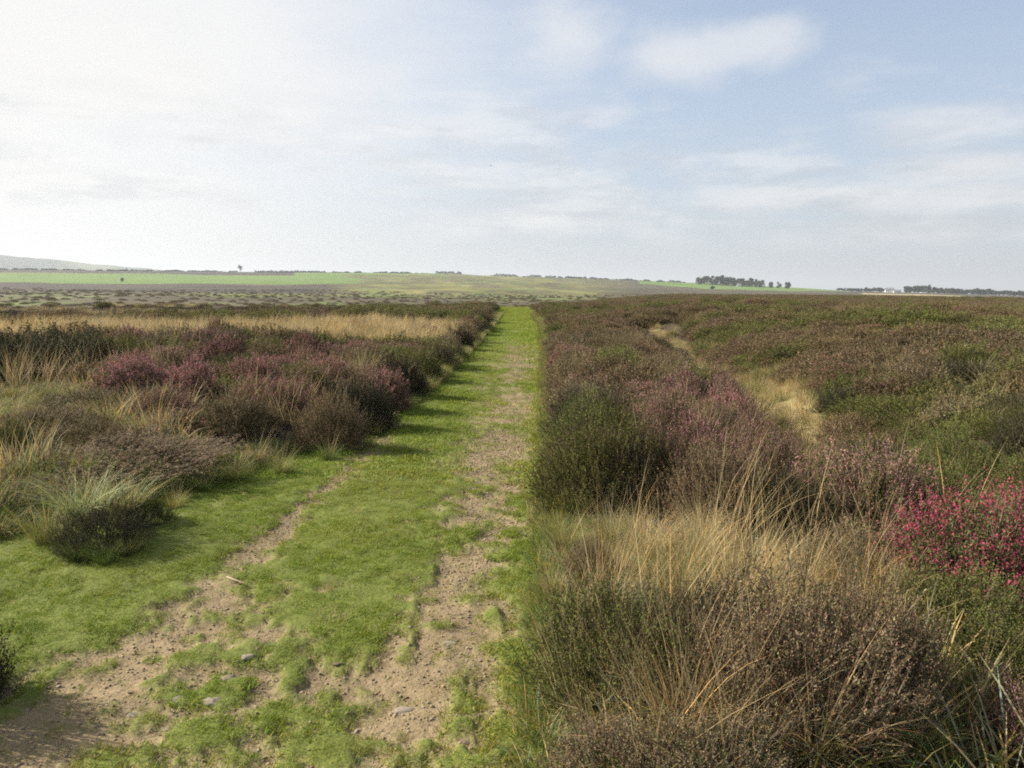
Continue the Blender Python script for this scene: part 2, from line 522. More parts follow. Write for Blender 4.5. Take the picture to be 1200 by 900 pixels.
def merge(parts):
    V, F, C, o = [], [], [], 0
    for v, f, c in parts:
        V.append(v); F.append(f + o); C.append(c); o += len(v)
    return np.concatenate(V), np.concatenate(F), np.concatenate(C)

TUS = []
for s in range(5):
    v, f, c = blades(330, 0.11, .22, .52, .0034, .38, 1.25, 300 + s, hue=.22)
    tuft = mesh_np('blades', v, f, c, [M_BLADE])
    v, f, c = blades(34, 0.09, .45, .78, .0030, .30, .75, 330 + s, 5)
    stalk = mesh_np('seed_stalks', v, f, c, [M_BLADE])
    TUS.append((tuft, stalk))

STRAW, GOLD, YG, GRN = (.34, .265, .135), (.31, .225, .095), (.195, .195, .055), (.105, .150, .032)
def tussock(x, y, s, colr, label, group, sh=1.0, stalks=True, stalkcol=None, sink=0.01):
    k = rng.integers(len(TUS))
    e = link('grass_tussock', None, loc=(x, y, float(H(x, y)) - sink))
    e.rotation_euler = (0, 0, rng.uniform(0, 6.28))
    e.scale = (s, s, s * sh)
    tag(e, label, 'grass tussock', group)
    b = link('blades', TUS[k][0], e); b.color = jit(colr, rng, .08); b['kind'] = 'stuff'
    if stalks:
        b = link('seed_stalks', TUS[k][1], e); b.color = jit(stalkcol or STRAW, rng, .08); b['kind'] = 'stuff'
    return e

# ------------------------------------------------------------------ scattered stuff (uncountable)
def scatter(name, label, variants, P, rot, scl, idx, tint, tint2=None):
    lib = bpy.data.collections.new(name + '_kinds')
    for i, me in enumerate(variants):
        o = bpy.data.objects.new('%s_kind_%02d' % (name, i), me)
        lib.objects.link(o)
    me = bpy.data.meshes.new(name)
    n = len(P)
    me.vertices.add(n); me.vertices.foreach_set('co', np.asarray(P, np.float32).ravel())
    def attr(nm, ty, key, arr):
        a = me.attributes.new(nm, ty, 'POINT'); a.data.foreach_set(key, np.ascontiguousarray(arr).ravel())
    attr('rot', 'FLOAT_VECTOR', 'vector', rot.astype(np.float32))
    attr('scl', 'FLOAT_VECTOR', 'vector', scl.astype(np.float32))
    attr('idx', 'INT', 'value', idx.astype(np.int32))
    def rgba(c): return np.concatenate([c, np.ones((n, 1))], 1).astype(np.float32)
    attr('tint', 'FLOAT_COLOR', 'color', rgba(tint))
    if tint2 is not None: attr('tint2', 'FLOAT_COLOR', 'color', rgba(tint2))
    o = link(name, me)
    tag(o, label, None, None, 'stuff')
    ng = bpy.data.node_groups.new(name + '_nodes', 'GeometryNodeTree')
    ng.interface.new_socket('Geometry', in_out='INPUT', socket_type='NodeSocketGeometry')
    ng.interface.new_socket('Geometry', in_out='OUTPUT', socket_type='NodeSocketGeometry')
    gi, go = ng.nodes.new('NodeGroupInput'), ng.nodes.new('NodeGroupOutput')
    ip = ng.nodes.new('GeometryNodeInstanceOnPoints')
    ci = ng.nodes.new('GeometryNodeCollectionInfo')
    ci.inputs[0].default_value = lib
    ci.inputs['Separate Children'].default_value = True
    ci.inputs['Reset Children'].default_value = True
    ip.inputs['Pick Instance'].default_value = True
    def na(nm, ty):
        a = ng.nodes.new('GeometryNodeInputNamedAttribute'); a.data_type = ty
        a.inputs[0].default_value = nm
        return a.outputs[0]
    er = ng.nodes.new('FunctionNodeEulerToRotation')
    L = ng.links.new
    L(gi.outputs[0], ip.inputs['Points']); L(ci.outputs[0], ip.inputs['Instance'])
    L(na('idx', 'INT'), ip.inputs['Instance Index'])
    L(na('rot', 'FLOAT_VECTOR'), er.inputs[0]); L(er.outputs[0], ip.inputs['Rotation'])
    L(na('scl', 'FLOAT_VECTOR'), ip.inputs['Scale'])
    L(ip.outputs[0], go.inputs[0])
    md = o.modifiers.new('scatter', 'NODES'); md.node_group = ng
    return o

# ------------------------------------------------------------------ ground
def in_view(x, y, pad=120):
    """True near the picture's field, with a margin to the sides."""
    px = 600 + FPX * x / np.maximum(y, 0.05)
    return (y > 0.3) & (px > -pad) & (px < 1200 + pad)

def ground_albedo(x, y):
    n = len(x)
    d = np.hypot(x, y)
    px, _ = az_px(x, y)
    C = np.empty((n, 3))
    C[:] = (.045, .037, .023)                                        # litter under heather
    n1 = fbm(x / 1.1, y / 1.1, 51, 3); n2 = fbm(x / 14, y / 14, 52, 4); n3 = fbm(x / 90, y / 45, 53, 4)
    n4 = fbm(x / 300, y / 60, 54, 4)
    def put(mask, c, k=1.0):
        m = np.clip(mask * k, 0, 1)[:, None]
        C[:] = C * (1 - m) + np.asarray(c) * m
    near = d < 75
    put(near * inpoly(P_GOLD, x, y), (.22, .165, .08))
    put(near * inpoly(P_HOL, x, y), (.19, .16, .075))
    put(near * inpoly(P_RFRONT, x, y), (.15, .128, .055))
    put(near * inpoly(P_LVERGE, x, y), (.10, .108, .036))
    onp = near * (x > xl(y) - 0.15) * (x < xr(y) + 0.05)
    put(onp, (.112, .132, .030))
    sl = np.zeros(n); m = d < 30; sl[m] = soil(x[m], y[m])
    nn = fbm(x * 3, y * 3, 57, 3)[:, None]
    put(sl, (.205, .157, .092)); C *= np.where(sl[:, None] > .3, .86 + .28 * nn, 1)
    # moor beyond the reach of separate plants: mauve-brown heather, olive grass
    far = sstep(60, 95, d)
    mauve, olive, darkh, green = (.066, .056, .034), (.108, .104, .038), (.052, .041, .034), (.100, .158, .036)
    put(far, mauve)
    midl = sstep(760, 640, px)
    put(far * midl * sstep(110, 140, d) * sstep(.40, .56, n3 + 0.12 * (n2 - .5)), olive)
    put(far * midl * sstep(440, 500, d) * sstep(380, 500, px), olive, .9)
    put(far * sstep(430, 470, d) * sstep(860, 800, d + 160 * (n4 - .5)) * sstep(420, 360, px), (.050, .043, .032))
    put(far * (n4 > .60) * sstep(300, 380, d) * sstep(520, 440, d) * sstep(500, 420, px), (.20, .175, .085), .8)
    put(far * midl * (n3 < .40) * (d > 200) * (d < 700) * sstep(380, 450, px), (.075, .058, .044), .8)
    notl = 1 - sstep(440, 400, px) * sstep(420, 450, d)
    put(far * midl * notl * sstep(.50, .62, fbm(x / 40, y / 130, 58, 3)) * (d > 480), (.165, .155, .052), .7)
    put(far * midl * notl * sstep(.50, .62, fbm(x / 25 + 7, y / 70, 59, 4)) * (d > 110), (.068, .060, .034), .75)
    put(far * midl * notl * sstep(.58, .66, fbm(x / 18 + 70, y / 60, 60, 4)) * (d > 110), (.108, .14, .04), .8)
    tx = fbm(x / 9, y / 26, 55, 4); ty = fbm(x / 45, y / 90, 56, 3)
    C *= np.where((far > .5) & (d < 1400), (.70 + .6 * tx) * (.65 + .7 * ty), 1)[:, None]
    # green fields
    wob = 120 * (n4 - .5)
    f1 = sstep(0, 12, d - (815 + wob)) * sstep(0, 12, np.where(px < 345, 1255, 1490) - d) * sstep(430, 405, px + 60 * (n3 - .5))
    put(f1, green)
    put(sstep(0, 10, d - 1330) * sstep(0, 12, 1560 - d) * (px > 330) * (px < 520), green)
    put(sstep(0, 20, d - np.interp(px, [760, 830, 990], [1300, 1060, 1440])) * sstep(0, 12, 1700 - d) * (px > 745) * sstep(1000, 985, px), (.105, .165, .038))
    put((d > 1120) * (d < 1330) * (px > 1005) * (px < 1125), (.27, .23, .12))
    put(sstep(1255, 1275, d) * (px < 345), (.045, .037, .031))
    put(sstep(1750, 2400, d), (.068, .084, .038))
    return np.clip(C, .01, .8)

def build_ground():
    r = [0.4]
    while r[-1] < 27000:
        q = r[-1]
        r.append(q * (1.06 if q < 1.6 else 1.0095 if q < 9 else 1.016 if q < 60 else 1.02 if q < 2500 else 1.08))
    r = np.array(r)
    fr = np.linspace(R(-46), R(46), 470)
    bk = np.linspace(R(46), R(314), 60)[1:-1]
    az = np.concatenate([fr, bk])
    nr, na = len(r), len(az)
    X = (r[:, None] * np.sin(az)[None]).ravel(); Y = (r[:, None] * np.cos(az)[None]).ravel()
    Z = H(X, Y)
    V = np.stack([X, Y, Z], 1)
    i = np.arange(nr - 1)[:, None] * na; j = np.arange(na)[None]; jn = (j + 1) % na
    F = np.stack([i + j, i + jn, i + na + jn, i + na + j], -1).reshape(-1, 4)[:, ::-1]
    C = ground_albedo(X, Y)
    V = np.concatenate([V, [[0, 0, float(H(np.array([0.0]), np.array([0.0]))[0])]]])
    C = np.concatenate([C, C[:1]])
    m, g = new_mat('moor_ground')
    v = g.n('ShaderNodeVertexColor', layer_name='Col').outputs[0]
    pos = g.n('ShaderNodeNewGeometry').outputs['Position']
    a = g.noise(pos, 55.0, 4.0, .7); b = g.noise(pos, 9.0, 4.0, .65); c = g.noise(pos, 0.35, 4.0, .6); e = g.noise(pos, 0.03, 5.0, .65)
    f = g.m('MULTIPLY', g.m('ADD', .45, g.m('MULTIPLY', a, 1.1)), g.m('ADD', .70, g.m('MULTIPLY', b, .6)))
    f = g.m('MULTIPLY', f, g.m('ADD', .70, g.m('MULTIPLY', c, .6)))
    f = g.m('MULTIPLY', f, g.m('ADD', .60, g.m('MULTIPLY', e, .8)))
    cc = g.vm('SCALE', v, f)
    hgt = g.m('ADD', g.m('MULTIPLY', a, .6), b)
    bump = g.n('ShaderNodeBump', ins={'Strength': .8, 'Distance': .02, 'Height': hgt})
    p = g.n('ShaderNodeBsdfPrincipled', ins={'Base Color': cc, 'Roughness': .95, 'Specular IOR Level': .1, 'Normal': bump.outputs[0]})
    o = g.n('ShaderNodeOutputMaterial'); g.t.links.new(p.outputs[0], o.inputs[0])
    me = mesh_np('ground', V, F, C, [m], smooth=True)
    bm = bmesh.new(); bm.from_mesh(me); bm.verts.ensure_lookup_table()
    cv = bm.verts[len(V) - 1]
    for k in range(na):
        ff = bm.faces.new((cv, bm.verts[(k + 1) % na], bm.verts[k])); ff.smooth = True
    bm.to_mesh(me); bm.free()
    gnd = link('ground', me)
    tag(gnd, 'moorland ground with a worn grassy path running away to far fields', kind='structure')
build_ground()

# far hazy hills on the left
def build_hills():
    xs = np.linspace(-420, 230, 120)
    top = np.interp(xs, [-420, -200, 0, 60, 110, 160, 200, 230], [36, 39, 33, 29, 24, 20, 16, 8])
    top = top * np.cos(np.arctan((xs - 600) / FPX)) * .94 + (fbm(xs / 30, xs * 0 + 2, 71, 3) - .5) * 3.2
    rows = []
    for k, (dd, fz) in enumerate([(4300, -.12), (4700, .35), (5100, .74), (5500, 1.0), (6300, .9), (7500, -.2)]):
        b = np.arctan((xs - 600) / FPX)
        dist = dd * (1 + .04 * (fbm(xs / 60, xs * 0 + k, 73, 2) - .5))
        z = 1.6 + dist * (top * fz + (fbm(xs / 22, xs * 0 + k * 3.1, 77, 3) - .5) * 2 * (0 < k < 5)) / FPX
        z = np.where(np.array([k in (0, 5)] * len(xs)), -30, z)
        rows.append(np.stack([dist * np.sin(b), dist * np.cos(b), z], 1))
    V = np.concatenate(rows); n = len(xs)
    F = np.array([[k * n + i, (k + 1) * n + i, (k + 1) * n + i + 1, k * n + i + 1] for k in range(5) for i in range(n - 1)])[:, ::-1]
    nn = fbm(V[:, 0] / 260, V[:, 1] / 420, 79, 2)
    C = np.where(nn[:, None] > .56, (.12, .13, .05), np.where(nn[:, None] < .42, (.03, .042, .023), (.075, .09, .038)))
    m, g = new_mat('far_hill')
    v = g.n('ShaderNodeVertexColor', layer_name='Col').outputs[0]
    p = g.n('ShaderNodeBsdfPrincipled', ins={'Base Color': v, 'Roughness': 1.0, 'Specular IOR Level': 0.0})
    o = g.n('ShaderNodeOutputMaterial'); g.t.links.new(p.outputs[0], o.inputs[0])
    tag(link('hills', mesh_np('hills', V, F, C, [m], smooth=True)), 'low hazy hills beyond the green field', kind='structure')
build_hills()

# ------------------------------------------------------------------ turf on the path
def cand(n, x0, x1, y0, y1):
    return rng.uniform(x0, x1, n), rng.uniform(y0, y1, n)

def turf():
    vs_ = []
    for s in range(5):
        v, f, c = blades(90, .055, .011, .028, .0028, .55, .8, 400 + s, 2, hue=.25, flat_rad=True); vs_.append(mesh_np('turf', v, f, c, [M_IBLADE]))
    for s in range(3):
        v, f, c = blades(120, .16, .015, .034, .0060, .6, .8, 420 + s, 2, hue=.25, flat_rad=True); vs_.append(mesh_np('turf', v, f, c, [M_IBLADE]))
    for s in range(2):
        v, f, c = blades(110, .32, .02, .04, .014, .6, .8, 440 + s, 2, hue=.25, flat_rad=True); vs_.append(mesh_np('turf', v, f, c, [M_IBLADE]))
    P, I, SC, TI = [], [], [], []
    for (y0, y1, dens, k0, k1) in ((1.6, 6.5, 640, 0, 5), (6.5, 16, 130, 5, 8), (16, 68, 26, 8, 10)):
        x0, x1 = (-6.5, .9) if y0 < 5 else (-5, 2) if y0 < 10 else (-3, 4)
        x, y = cand(int(dens * (x1 - x0) * (y1 - y0)), x0, x1, y0, y1)
        so = soil(x, y) if y0 < 30 else np.zeros(len(x))
        edge = fbm(x * 1.7, y * 1.7, 61, 3) * .35
        ok = (x > xl(y) - .25 - edge) & (x < xr(y) + .08 + .25 * edge)
        bald = fbm(x * 2.5, y * 2.5, 62, 3)
        ok &= rng.random(len(x)) < np.clip(1.0 - 1.0 * so, 0.30, 1) * np.clip(.55 + (bald - .35) * 2.2, .35, 1)
        ok &= in_view(x, y)
        x, y, so = x[ok], y[ok], so[ok]
        P.append(np.stack([x, y, H(x, y)], 1)); I.append(rng.integers(k0, k1, len(x)))
        n = fbm(x * .9, y * .9, 63, 3); n2 = fbm(x * 4, y * 4, 64, 2)
        s = rng.uniform(.7, 1.25, len(x)) * (0.72 + .55 * n2) * np.interp(x - xr(y), [-.5, 0], [1, 1.25])
        s = s * (1 - .4 * so)
        SC.append(np.stack([s, s, s * rng.uniform(.7, 1.2, len(x))], 1))
        base = np.array([.170, .218, .023]); yel = np.array([.27, .25, .055]); lush = np.array([.138, .208, .018])
        near_edge = np.clip(1 - (xr(y) - x) / .35, 0, 1)
        ky = np.clip(.15 + 1.3 * (n - .5) + .75 * near_edge * rng.random(len(x)) + .25 * so, 0, 1)[:, None]
        kl = np.clip(1.6 * (.5 - n), 0, 1)[:, None]
        t = base * (1 - ky) + yel * ky; t = t * (1 - kl) + lush * kl
        TI.append(t * rng.uniform(.85, 1.15, (len(x), 1)))
    P = np.concatenate(P); n = len(P)
    rot = np.stack([rng.normal(size=n) * .1, rng.normal(size=n) * .1, rng.uniform(0, 6.28, n)], 1)
    scatter('turf_grass', 'short green turf covering the path between the worn tracks', vs_, P, rot, np.concatenate(SC), np.concatenate(I), np.concatenate(TI))
    return n
N_TURF = turf()

# ------------------------------------------------------------------ loose stones and gravel on the tracks
M_STONE = simple_mat('path_stone', (.36, .29, .21), .9, 22, .45)
def stone_mesh(seed, flat=.5, sub=2):
    bm = bmesh.new(); bmesh.ops.create_icosphere(bm, subdivisions=sub, radius=1)
    r = np.random.default_rng(seed)
    ax = rnd_dirs(9, r); dd = r.uniform(.45, .95, 9)
    for v in bm.verts:
        for a, q in zip(ax, dd):
            k = v.co.dot(Vector(a)) - q
            if k > 0: v.co -= Vector(a) * k * .9
        v.co.z *= flat
        v.co *= 1 + .05 * r.normal()
    me = bpy.data.meshes.new('stone'); bm.to_mesh(me); bm.free(); me.materials.append(M_STONE)
    return me

def gravel():
    m = leaf_mat('gravel_chip', 'tint', 0.0, .95, .1)
    vs_ = []
    for s in range(6):
        me = stone_mesh(500 + s, .55, 1); me.materials.clear(); me.materials.append(m)
        a = me.attributes.new('Col', 'FLOAT_COLOR', 'POINT'); a.data.foreach_set('color', np.ones(len(me.vertices) * 4, np.float32))
        vs_.append(me)
    x, y = cand(60000, -3.4, .3, 1.8, 9); x2, y2 = cand(60000, -1.2, 1, 4, 24)
    x, y = np.concatenate([x, x2]), np.concatenate([y, y2])
    so = soil(x, y)
    ok = (rng.random(len(x)) < so * .72) & in_view(x, y)
    x, y = x[ok], y[ok]
    s = .003 + .008 * rng.random(len(x)) ** 3.0 + np.interp(y, [4, 20], [0, .006])
    n = len(x)
    base = np.array([.21, .160, .097]) * rng.uniform(.8, 1.3, (n, 1)); grey = np.array([.225, .19, .14]) * rng.uniform(.7, 1.25, (n, 1))
    t = np.where(rng.random((n, 1)) < .3, grey, base)
    scatter('gravel', 'crumbs of dry soil and small chips on the worn tracks', vs_, np.stack([x, y, H(x, y) + s * .2], 1),
            np.stack([rng.normal(size=n) * .3, rng.normal(size=n) * .3, rng.uniform(0, 6.28, n)], 1), np.stack([s, s * rng.uniform(.6, 1.2, n), s], 1), rng.integers(0, 6, n), t)
gravel()

STN = [stone_mesh(520 + s, .32) for s in range(6)]
for px, py, wpx, lab, c in (
    (472, 826, 34, 'pale flat slab of stone in the soil of the right track', (.42, .36, .27)),
    (250, 822, 30, 'buff flat stone half sunk in turf between the tracks, nearest the bottom', (.40, .34, .26)),
    (160, 832, 24, 'whitish flat stone in the bare soil of the left track', (.45, .41, .33)),
    (196, 852, 34, 'long low grey-brown stone sunk in the left track', (.33, .28, .20)),
    (210, 818, 22, 'grey flat stone beside a grass patch at the edge of the left track', (.40, .37, .30)),
    (318, 756, 16, 'pale chip of stone in thin turf above the middle of the path', (.44, .38, .28)),
    (287, 772, 22, 'pale angular stone with a shaded side in thin turf between the tracks', (.40, .35, .27)),
    (270, 793, 26, 'buff stone slab showing through worn turf between the tracks', (.40, .33, .24)),
    (314, 713, 12, 'small dark round stone alone on green turf beside the left track', (.13, .105, .085)),
    (396, 775, 16, 'brown stone at the edge of the bare patch in mid path', (.24, .18, .13)),
    (525, 752, 24, 'pale flat stone among grass tufts in the right track', (.42, .37, .26)),
    (560, 695, 18, 'sandy flat stone in the right track near its grassy edge', (.40, .31, .21)),
    (545, 872, 20, 'reddish-brown stone in loose soil of the right track', (.27, .19, .14)),
    (440, 768, 14, 'small buff stone on bare soil beside the central turf', (.38, .30, .21)),
    (570, 472, 5, 'tiny dark stone on the far right track', (.10, .085, .07)),
    (512, 486, 5, 'tiny pale stone on turf left of the right track', (.5, .46, .40)),
):
    p = at(px, py, -.01); q = at(px + wpx, py, -.01)
    w = (q.x - p.x) * .5
    o = link('stone', STN[rng.integers(6)], loc=(p.x, p.y, float(H(p.x, p.y)) - w * .10))
    o.rotation_euler = (rng.normal() * .12, rng.normal() * .12, rng.uniform(-.5, .5)); o.scale = (w, w * rng.uniform(.6, .9), w * rng.uniform(.5, .8))
    mm = STN[0].materials[0]
    tag(o, lab, 'stone', 'stones lying on the path')
    key = 'path_stone_%d_%d' % (px, py)
    o.material_slots[0].link = 'OBJECT'; o.material_slots[0].material = simple_mat('stone_face', tuple(v * .43 for v in c), .9, 14, .6)

# twig lying on the left track, and a dead stalk at its edge
def tube(pts, rad, nm, mat, sides=5):
    V, F = [], []
    pts = [Vector(p) for p in pts]
    for i, p in enumerate(pts):
        d = (pts[min(i + 1, len(pts) - 1)] - pts[max(i - 1, 0)]).normalized()
        a = d.orthogonal().normalized(); b = d.cross(a)
        for k in range(sides):
            t = 2 * math.pi * k / sides
            V.append(p + (a * math.cos(t) + b * math.sin(t)) * rad[i])
    for i in range(len(pts) - 1):
        for k in range(sides):
            F.append((i * sides + k, i * sides + (k + 1) % sides, (i + 1) * sides + (k + 1) % sides, (i + 1) * sides + k))
    return np.array([tuple(v) for v in V]), np.array(F)
M_TWIG = simple_mat('dry_twig', (.32, .26, .17), .8, 40, .3)
def twig(pxs, zs, rad, label):
    ps = [at(px, py, z) for (px, py), z in zip(pxs, zs)]
    o0 = ps[0].copy(); o0.z = float(H(o0.x, o0.y))
    V, F = tube([p - o0 for p in ps], rad, 'twig', M_TWIG)
    o = link('dry_twig', mesh_np('dry_twig', V, F, None, [M_TWIG], smooth=True), loc=o0)
    tag(o, label, 'twig')
twig([(266, 676), (274, 679), (285, 683)], [0.012, .016, .008], [.006, .005, .003], 'short pale dry twig lying on the soil of the left track')

# ------------------------------------------------------------------ heather bushes, right side, by hand
G_R, G_L = 'heather bushes right of the path', 'heather bushes left of the path'
def hp(px, py, w, h, style, label, group, **k):
    p = at(px, py, .08)
    return heather(p.x, p.y, w, h, style, label, group, **k)
hp(735, 810, .72, .47, 'green', 'dark green heather bush with thin brown top, nearest the path at the bottom right', G_R)
hp(825, 800, .6, .44, 'dark', 'dark heather clump behind straw stalks, joined to the low green bush by the path', G_R)
hp(955, 850, .82, .52, 'brown', 'grey-brown withered heather bush behind long bent straw stalks', G_R)
hp(865, 850, .6, .42, 'brown', 'low brown heather tangled with dry grass left of the withered grey bush', G_R)
hp(1025, 835, .6, .46, 'brown', 'withered brown heather casting a deep shadow over green grass', G_R)
hp(690, 668, .36, .24, 'brown', 'small brown heather poking from yellow-green grass at the path edge', G_R)
hp(700, 582, .95, .62, 'green', 'olive-green heather bush overhanging the path edge behind yellow-green grass', G_R)
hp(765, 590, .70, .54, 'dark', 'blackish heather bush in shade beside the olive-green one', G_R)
hp(835, 608, .85, .60, 'brown', 'grey twiggy heather bush behind the golden grass, with straw across its front', G_R)
hp(800, 568, .95, .68, 'pink', 'dusty pink heather bush crowning the clump behind the golden grass', G_R)
hp(885, 578, .9, .66, 'pink', 'pink and brown heather bush on the right shoulder of the clump', G_R)
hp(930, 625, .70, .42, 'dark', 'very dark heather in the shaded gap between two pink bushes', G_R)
hp(1010, 622, 1.1, .64, 'pink', 'broad pink-topped heather bush with dark green sides beyond the shaded gap', G_R)
hp(1085, 622, .80, .42, 'green', 'green heather bush between the broad pink one and the magenta one', G_R)
hp(965, 600, .6, .50, 'pink', 'dull pink heather bush behind the shaded gap', G_R)
hp(1150, 715, 1.1, .60, 'magenta', 'bright magenta heather bush at the right edge of the view', G_R)
hp(1245, 700, 1.0, .54, 'magenta', 'magenta heather bush cut off by the right edge of the view', G_R)
hp(1120, 755, .85, .34, 'green', 'green flowerless heather at the foot of the magenta bush', G_R)
hp(1195, 800, .85, .30, 'green', 'low green and brown heather in front of the magenta bush', G_R)
hp(1010, 690, .70, .32, 'brown', 'low faded brown heather right of the golden grass', G_R)
hp(1075, 690, .55, .32, 'mauve', 'low mauve-grey heather between golden grass and magenta bush', G_R)
hp(1230, 905, .40, .30, 'pink', 'small pink heather sprig cluster in the bottom right corner', G_R)
hp(725, 905, .55, .22, 'brown', 'low reddish-brown heather among dry grass at the bottom', G_R)
hp(835, 940, .60, .24, 'brown', 'reddish-brown low heather at the bottom edge of the view', G_R)

ORD = ['first', 'second', 'third', 'fourth', 'fifth', 'sixth', 'seventh', 'eighth', 'ninth', 'tenth', 'eleventh', 'twelfth', 'thirteenth', 'fourteenth', 'fifteenth', 'sixteenth', 'seventeenth', 'eighteenth', 'nineteenth', 'twentieth']
WORDC = {'pink': 'pink-flowered', 'magenta': 'bright magenta', 'mauve': 'mauve-brown', 'brown': 'faded brown', 'green': 'olive-green', 'dark': 'dark'}
taken = [tuple(o.location[:2]) + (o.scale[0] * .95,) for o in col.objects if o.name.startswith('heather_bush')]
# the row that lines the right edge of the path
y, k = 6.0, 0
while y < 24 and k < 20:
    w = rng.uniform(.75, 1.05) * (1 + y * .012)
    x = float(xr(y)) + w * .46 + .02
    sty = rng.choice(['mauve', 'mauve', 'brown', 'mauve', 'green', 'dark', 'pink'], p=[.2, .2, .2, .14, .1, .1, .06])
    heather(x, y, w, rng.uniform(.42, .56), sty, '%s heather bush lining the path, %s in that row past the olive-green bush' % (WORDC[sty], ORD[k]), G_R)
    taken.append((x, y, w)); k += 1
    y += w * .72
def fill(ymin, ymax, xf0, xf1, step, styles, probs, label, group, hmin, hmax, reject=None, rev=False):
    # label: words with {c} colour, {k} place within its row, {r} row
    n, row, y = 0, 0, ymin
    while y < ymax:
        x0, x1 = xf0(y), xf1(y)
        x = x0 + rng.uniform(0, step)
        spots = []
        while x < x1:
            xx, yy = x + rng.normal() * step * .2, y + rng.normal() * step * .2
            if not (reject and reject(xx, yy)) and in_view(np.array([xx]), np.array([yy]), 150)[0] and all(math.hypot(xx - a, yy - b) > .32 * (c + .8) for a, b, c in taken):
                w = step * rng.uniform(1.15, 1.6)
                spots.append((xx, yy, w)); taken.append((xx, yy, w))
            x += step * rng.uniform(.85, 1.2)
        for k, (xx, yy, w) in enumerate(spots[::-1] if rev else spots):
            sty = rng.choice(styles, p=probs)
            heather(xx, yy, w, rng.uniform(hmin, hmax), sty, label.format(c=WORDC[sty], k=ORD[k], r=ORD[row]), group)
            n += 1
        row += bool(spots)
        y += step * .8
    return n
hol = lambda x, y: bool(inpoly(P_HOL, x, y)) or bool(inpoly(P_RFRONT, x, y))
cnt = fill(5.9, 13, lambda y: float(xr(y)) + .8, lambda y: float(np.interp(y, HOLLOW[:, 1], HOLLOW[:, 0])) - .5, .60,
     ['mauve', 'brown', 'pink', 'green', 'dark'], [.34, .14, .30, .14, .08],
     '{c} heather, {k} from the path in row {r} of the bank before the hollow', G_R, .34, .62, hol)
cnt += fill(13, 24, lambda y: float(xr(y)) + 1.0, lambda y: float(np.interp(y, HOLLOW[:, 1], HOLLOW[:, 0])) - .4, .85,
     ['mauve', 'brown', 'pink', 'green', 'dark'], [.62, .2, .04, .08, .06],
     'low {c} heather, {k} from the path in row {r} of the far right bank', G_R, .36, .48, hol)
cnt += fill(5.0, 13, lambda y: max(float(np.interp(y, HOLLOW[:, 1], HOLLOW[:, 0])) + .5, 2.3), lambda y: y * .72, .80,
     ['mauve', 'brown', 'green', 'dark'], [.24, .12, .48, .16],
     '{c} heather, {k} beyond the grassy hollow in row {r} up the right slope', G_R, .30, .50, hol)

# ------------------------------------------------------------------ left side
hp(120, 628, .62, .30, 'dark', 'dark heather stub under a pale grass tuft standing out on the lawn', G_L)
hp(165, 600, .42, .22, 'green', 'low dark green heather just behind the lone grass tuft', G_L)
hp(8, 545, .55, .30, 'green', 'small dark green bush in rough grass at the left edge', G_L)
hp(-92, 800, .60, .50, 'dark', 'dark heather bush mostly cut off at the lower left corner', G_L)
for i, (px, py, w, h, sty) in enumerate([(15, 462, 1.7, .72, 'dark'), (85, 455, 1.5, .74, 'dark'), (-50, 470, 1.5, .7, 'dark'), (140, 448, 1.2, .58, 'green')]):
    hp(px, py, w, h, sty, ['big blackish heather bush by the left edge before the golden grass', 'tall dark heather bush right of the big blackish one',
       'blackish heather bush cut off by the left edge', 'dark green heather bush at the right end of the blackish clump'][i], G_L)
taken += [tuple(o.location[:2]) + (o.scale[0] * .95,) for o in col.objects if o.name.startswith('heather_bush') and o.get('group') == G_L]
edge = [(395, 515, .85, .46, 'mauve'), (432, 494, .85, .5, 'dark'), (455, 476, .85, .52, 'pink'), (480, 458, .85, .5, 'dark'), (503, 442, .85, .46, 'green'),
        (520, 428, .8, .46, 'mauve'), (536, 416, .8, .46, 'brown'), (549, 407, .9, .5, 'dark'), (559, 398, .9, .5, 'brown'), (567, 390, 1.0, .52, 'mauve'), (574, 383, 1.1, .55, 'dark'), (580, 376, 1.2, .5, 'brown')]
for i, (px, py, w, h, sty) in enumerate(edge):
    o = hp(px - 10 - 1.1 * max(i - 5, 0), py, w * 1.05, h * 1.2, sty, '%s heather bush on the left verge, %s of those casting shadows across the path' % (WORDC[sty], ORD[i]), G_L)
    taken.append((o.location.x, o.location.y, w))
P_LM = poly([(140, 485), (215, 538), (270, 550), (390, 515), (440, 485), (500, 440), (515, 428), (470, 422), (330, 414), (150, 424)])
cnt2 = fill(6.3, 16, lambda y: -y * .66, lambda y: float(xl(y)) - .3, .72, ['pink', 'mauve', 'brown', 'green', 'dark'], [.44, .30, .12, .08, .06],
     '{c} heather, {k} from the path in row {r} of the left heather bank', G_L, .30, .58, lambda x, y: not bool(inpoly(P_LM, x, y)), True)
cnt2 += fill(6.0, 10.5, lambda y: -y * .70, lambda y: float(xl(y)) - .5, 1.05, ['mauve', 'brown', 'green'], [.35, .40, .25],
     'low {c} heather, {k} from the path in row {r} of the left rough grass', G_L, .18, .32, lambda x, y: not bool(inpoly(P_LVERGE, x, y)) or rng.random() < .5, True)
print('turf', N_TURF, 'heather', cnt, cnt2, len([o for o in col.objects if o.name.startswith('heather_bush')]))

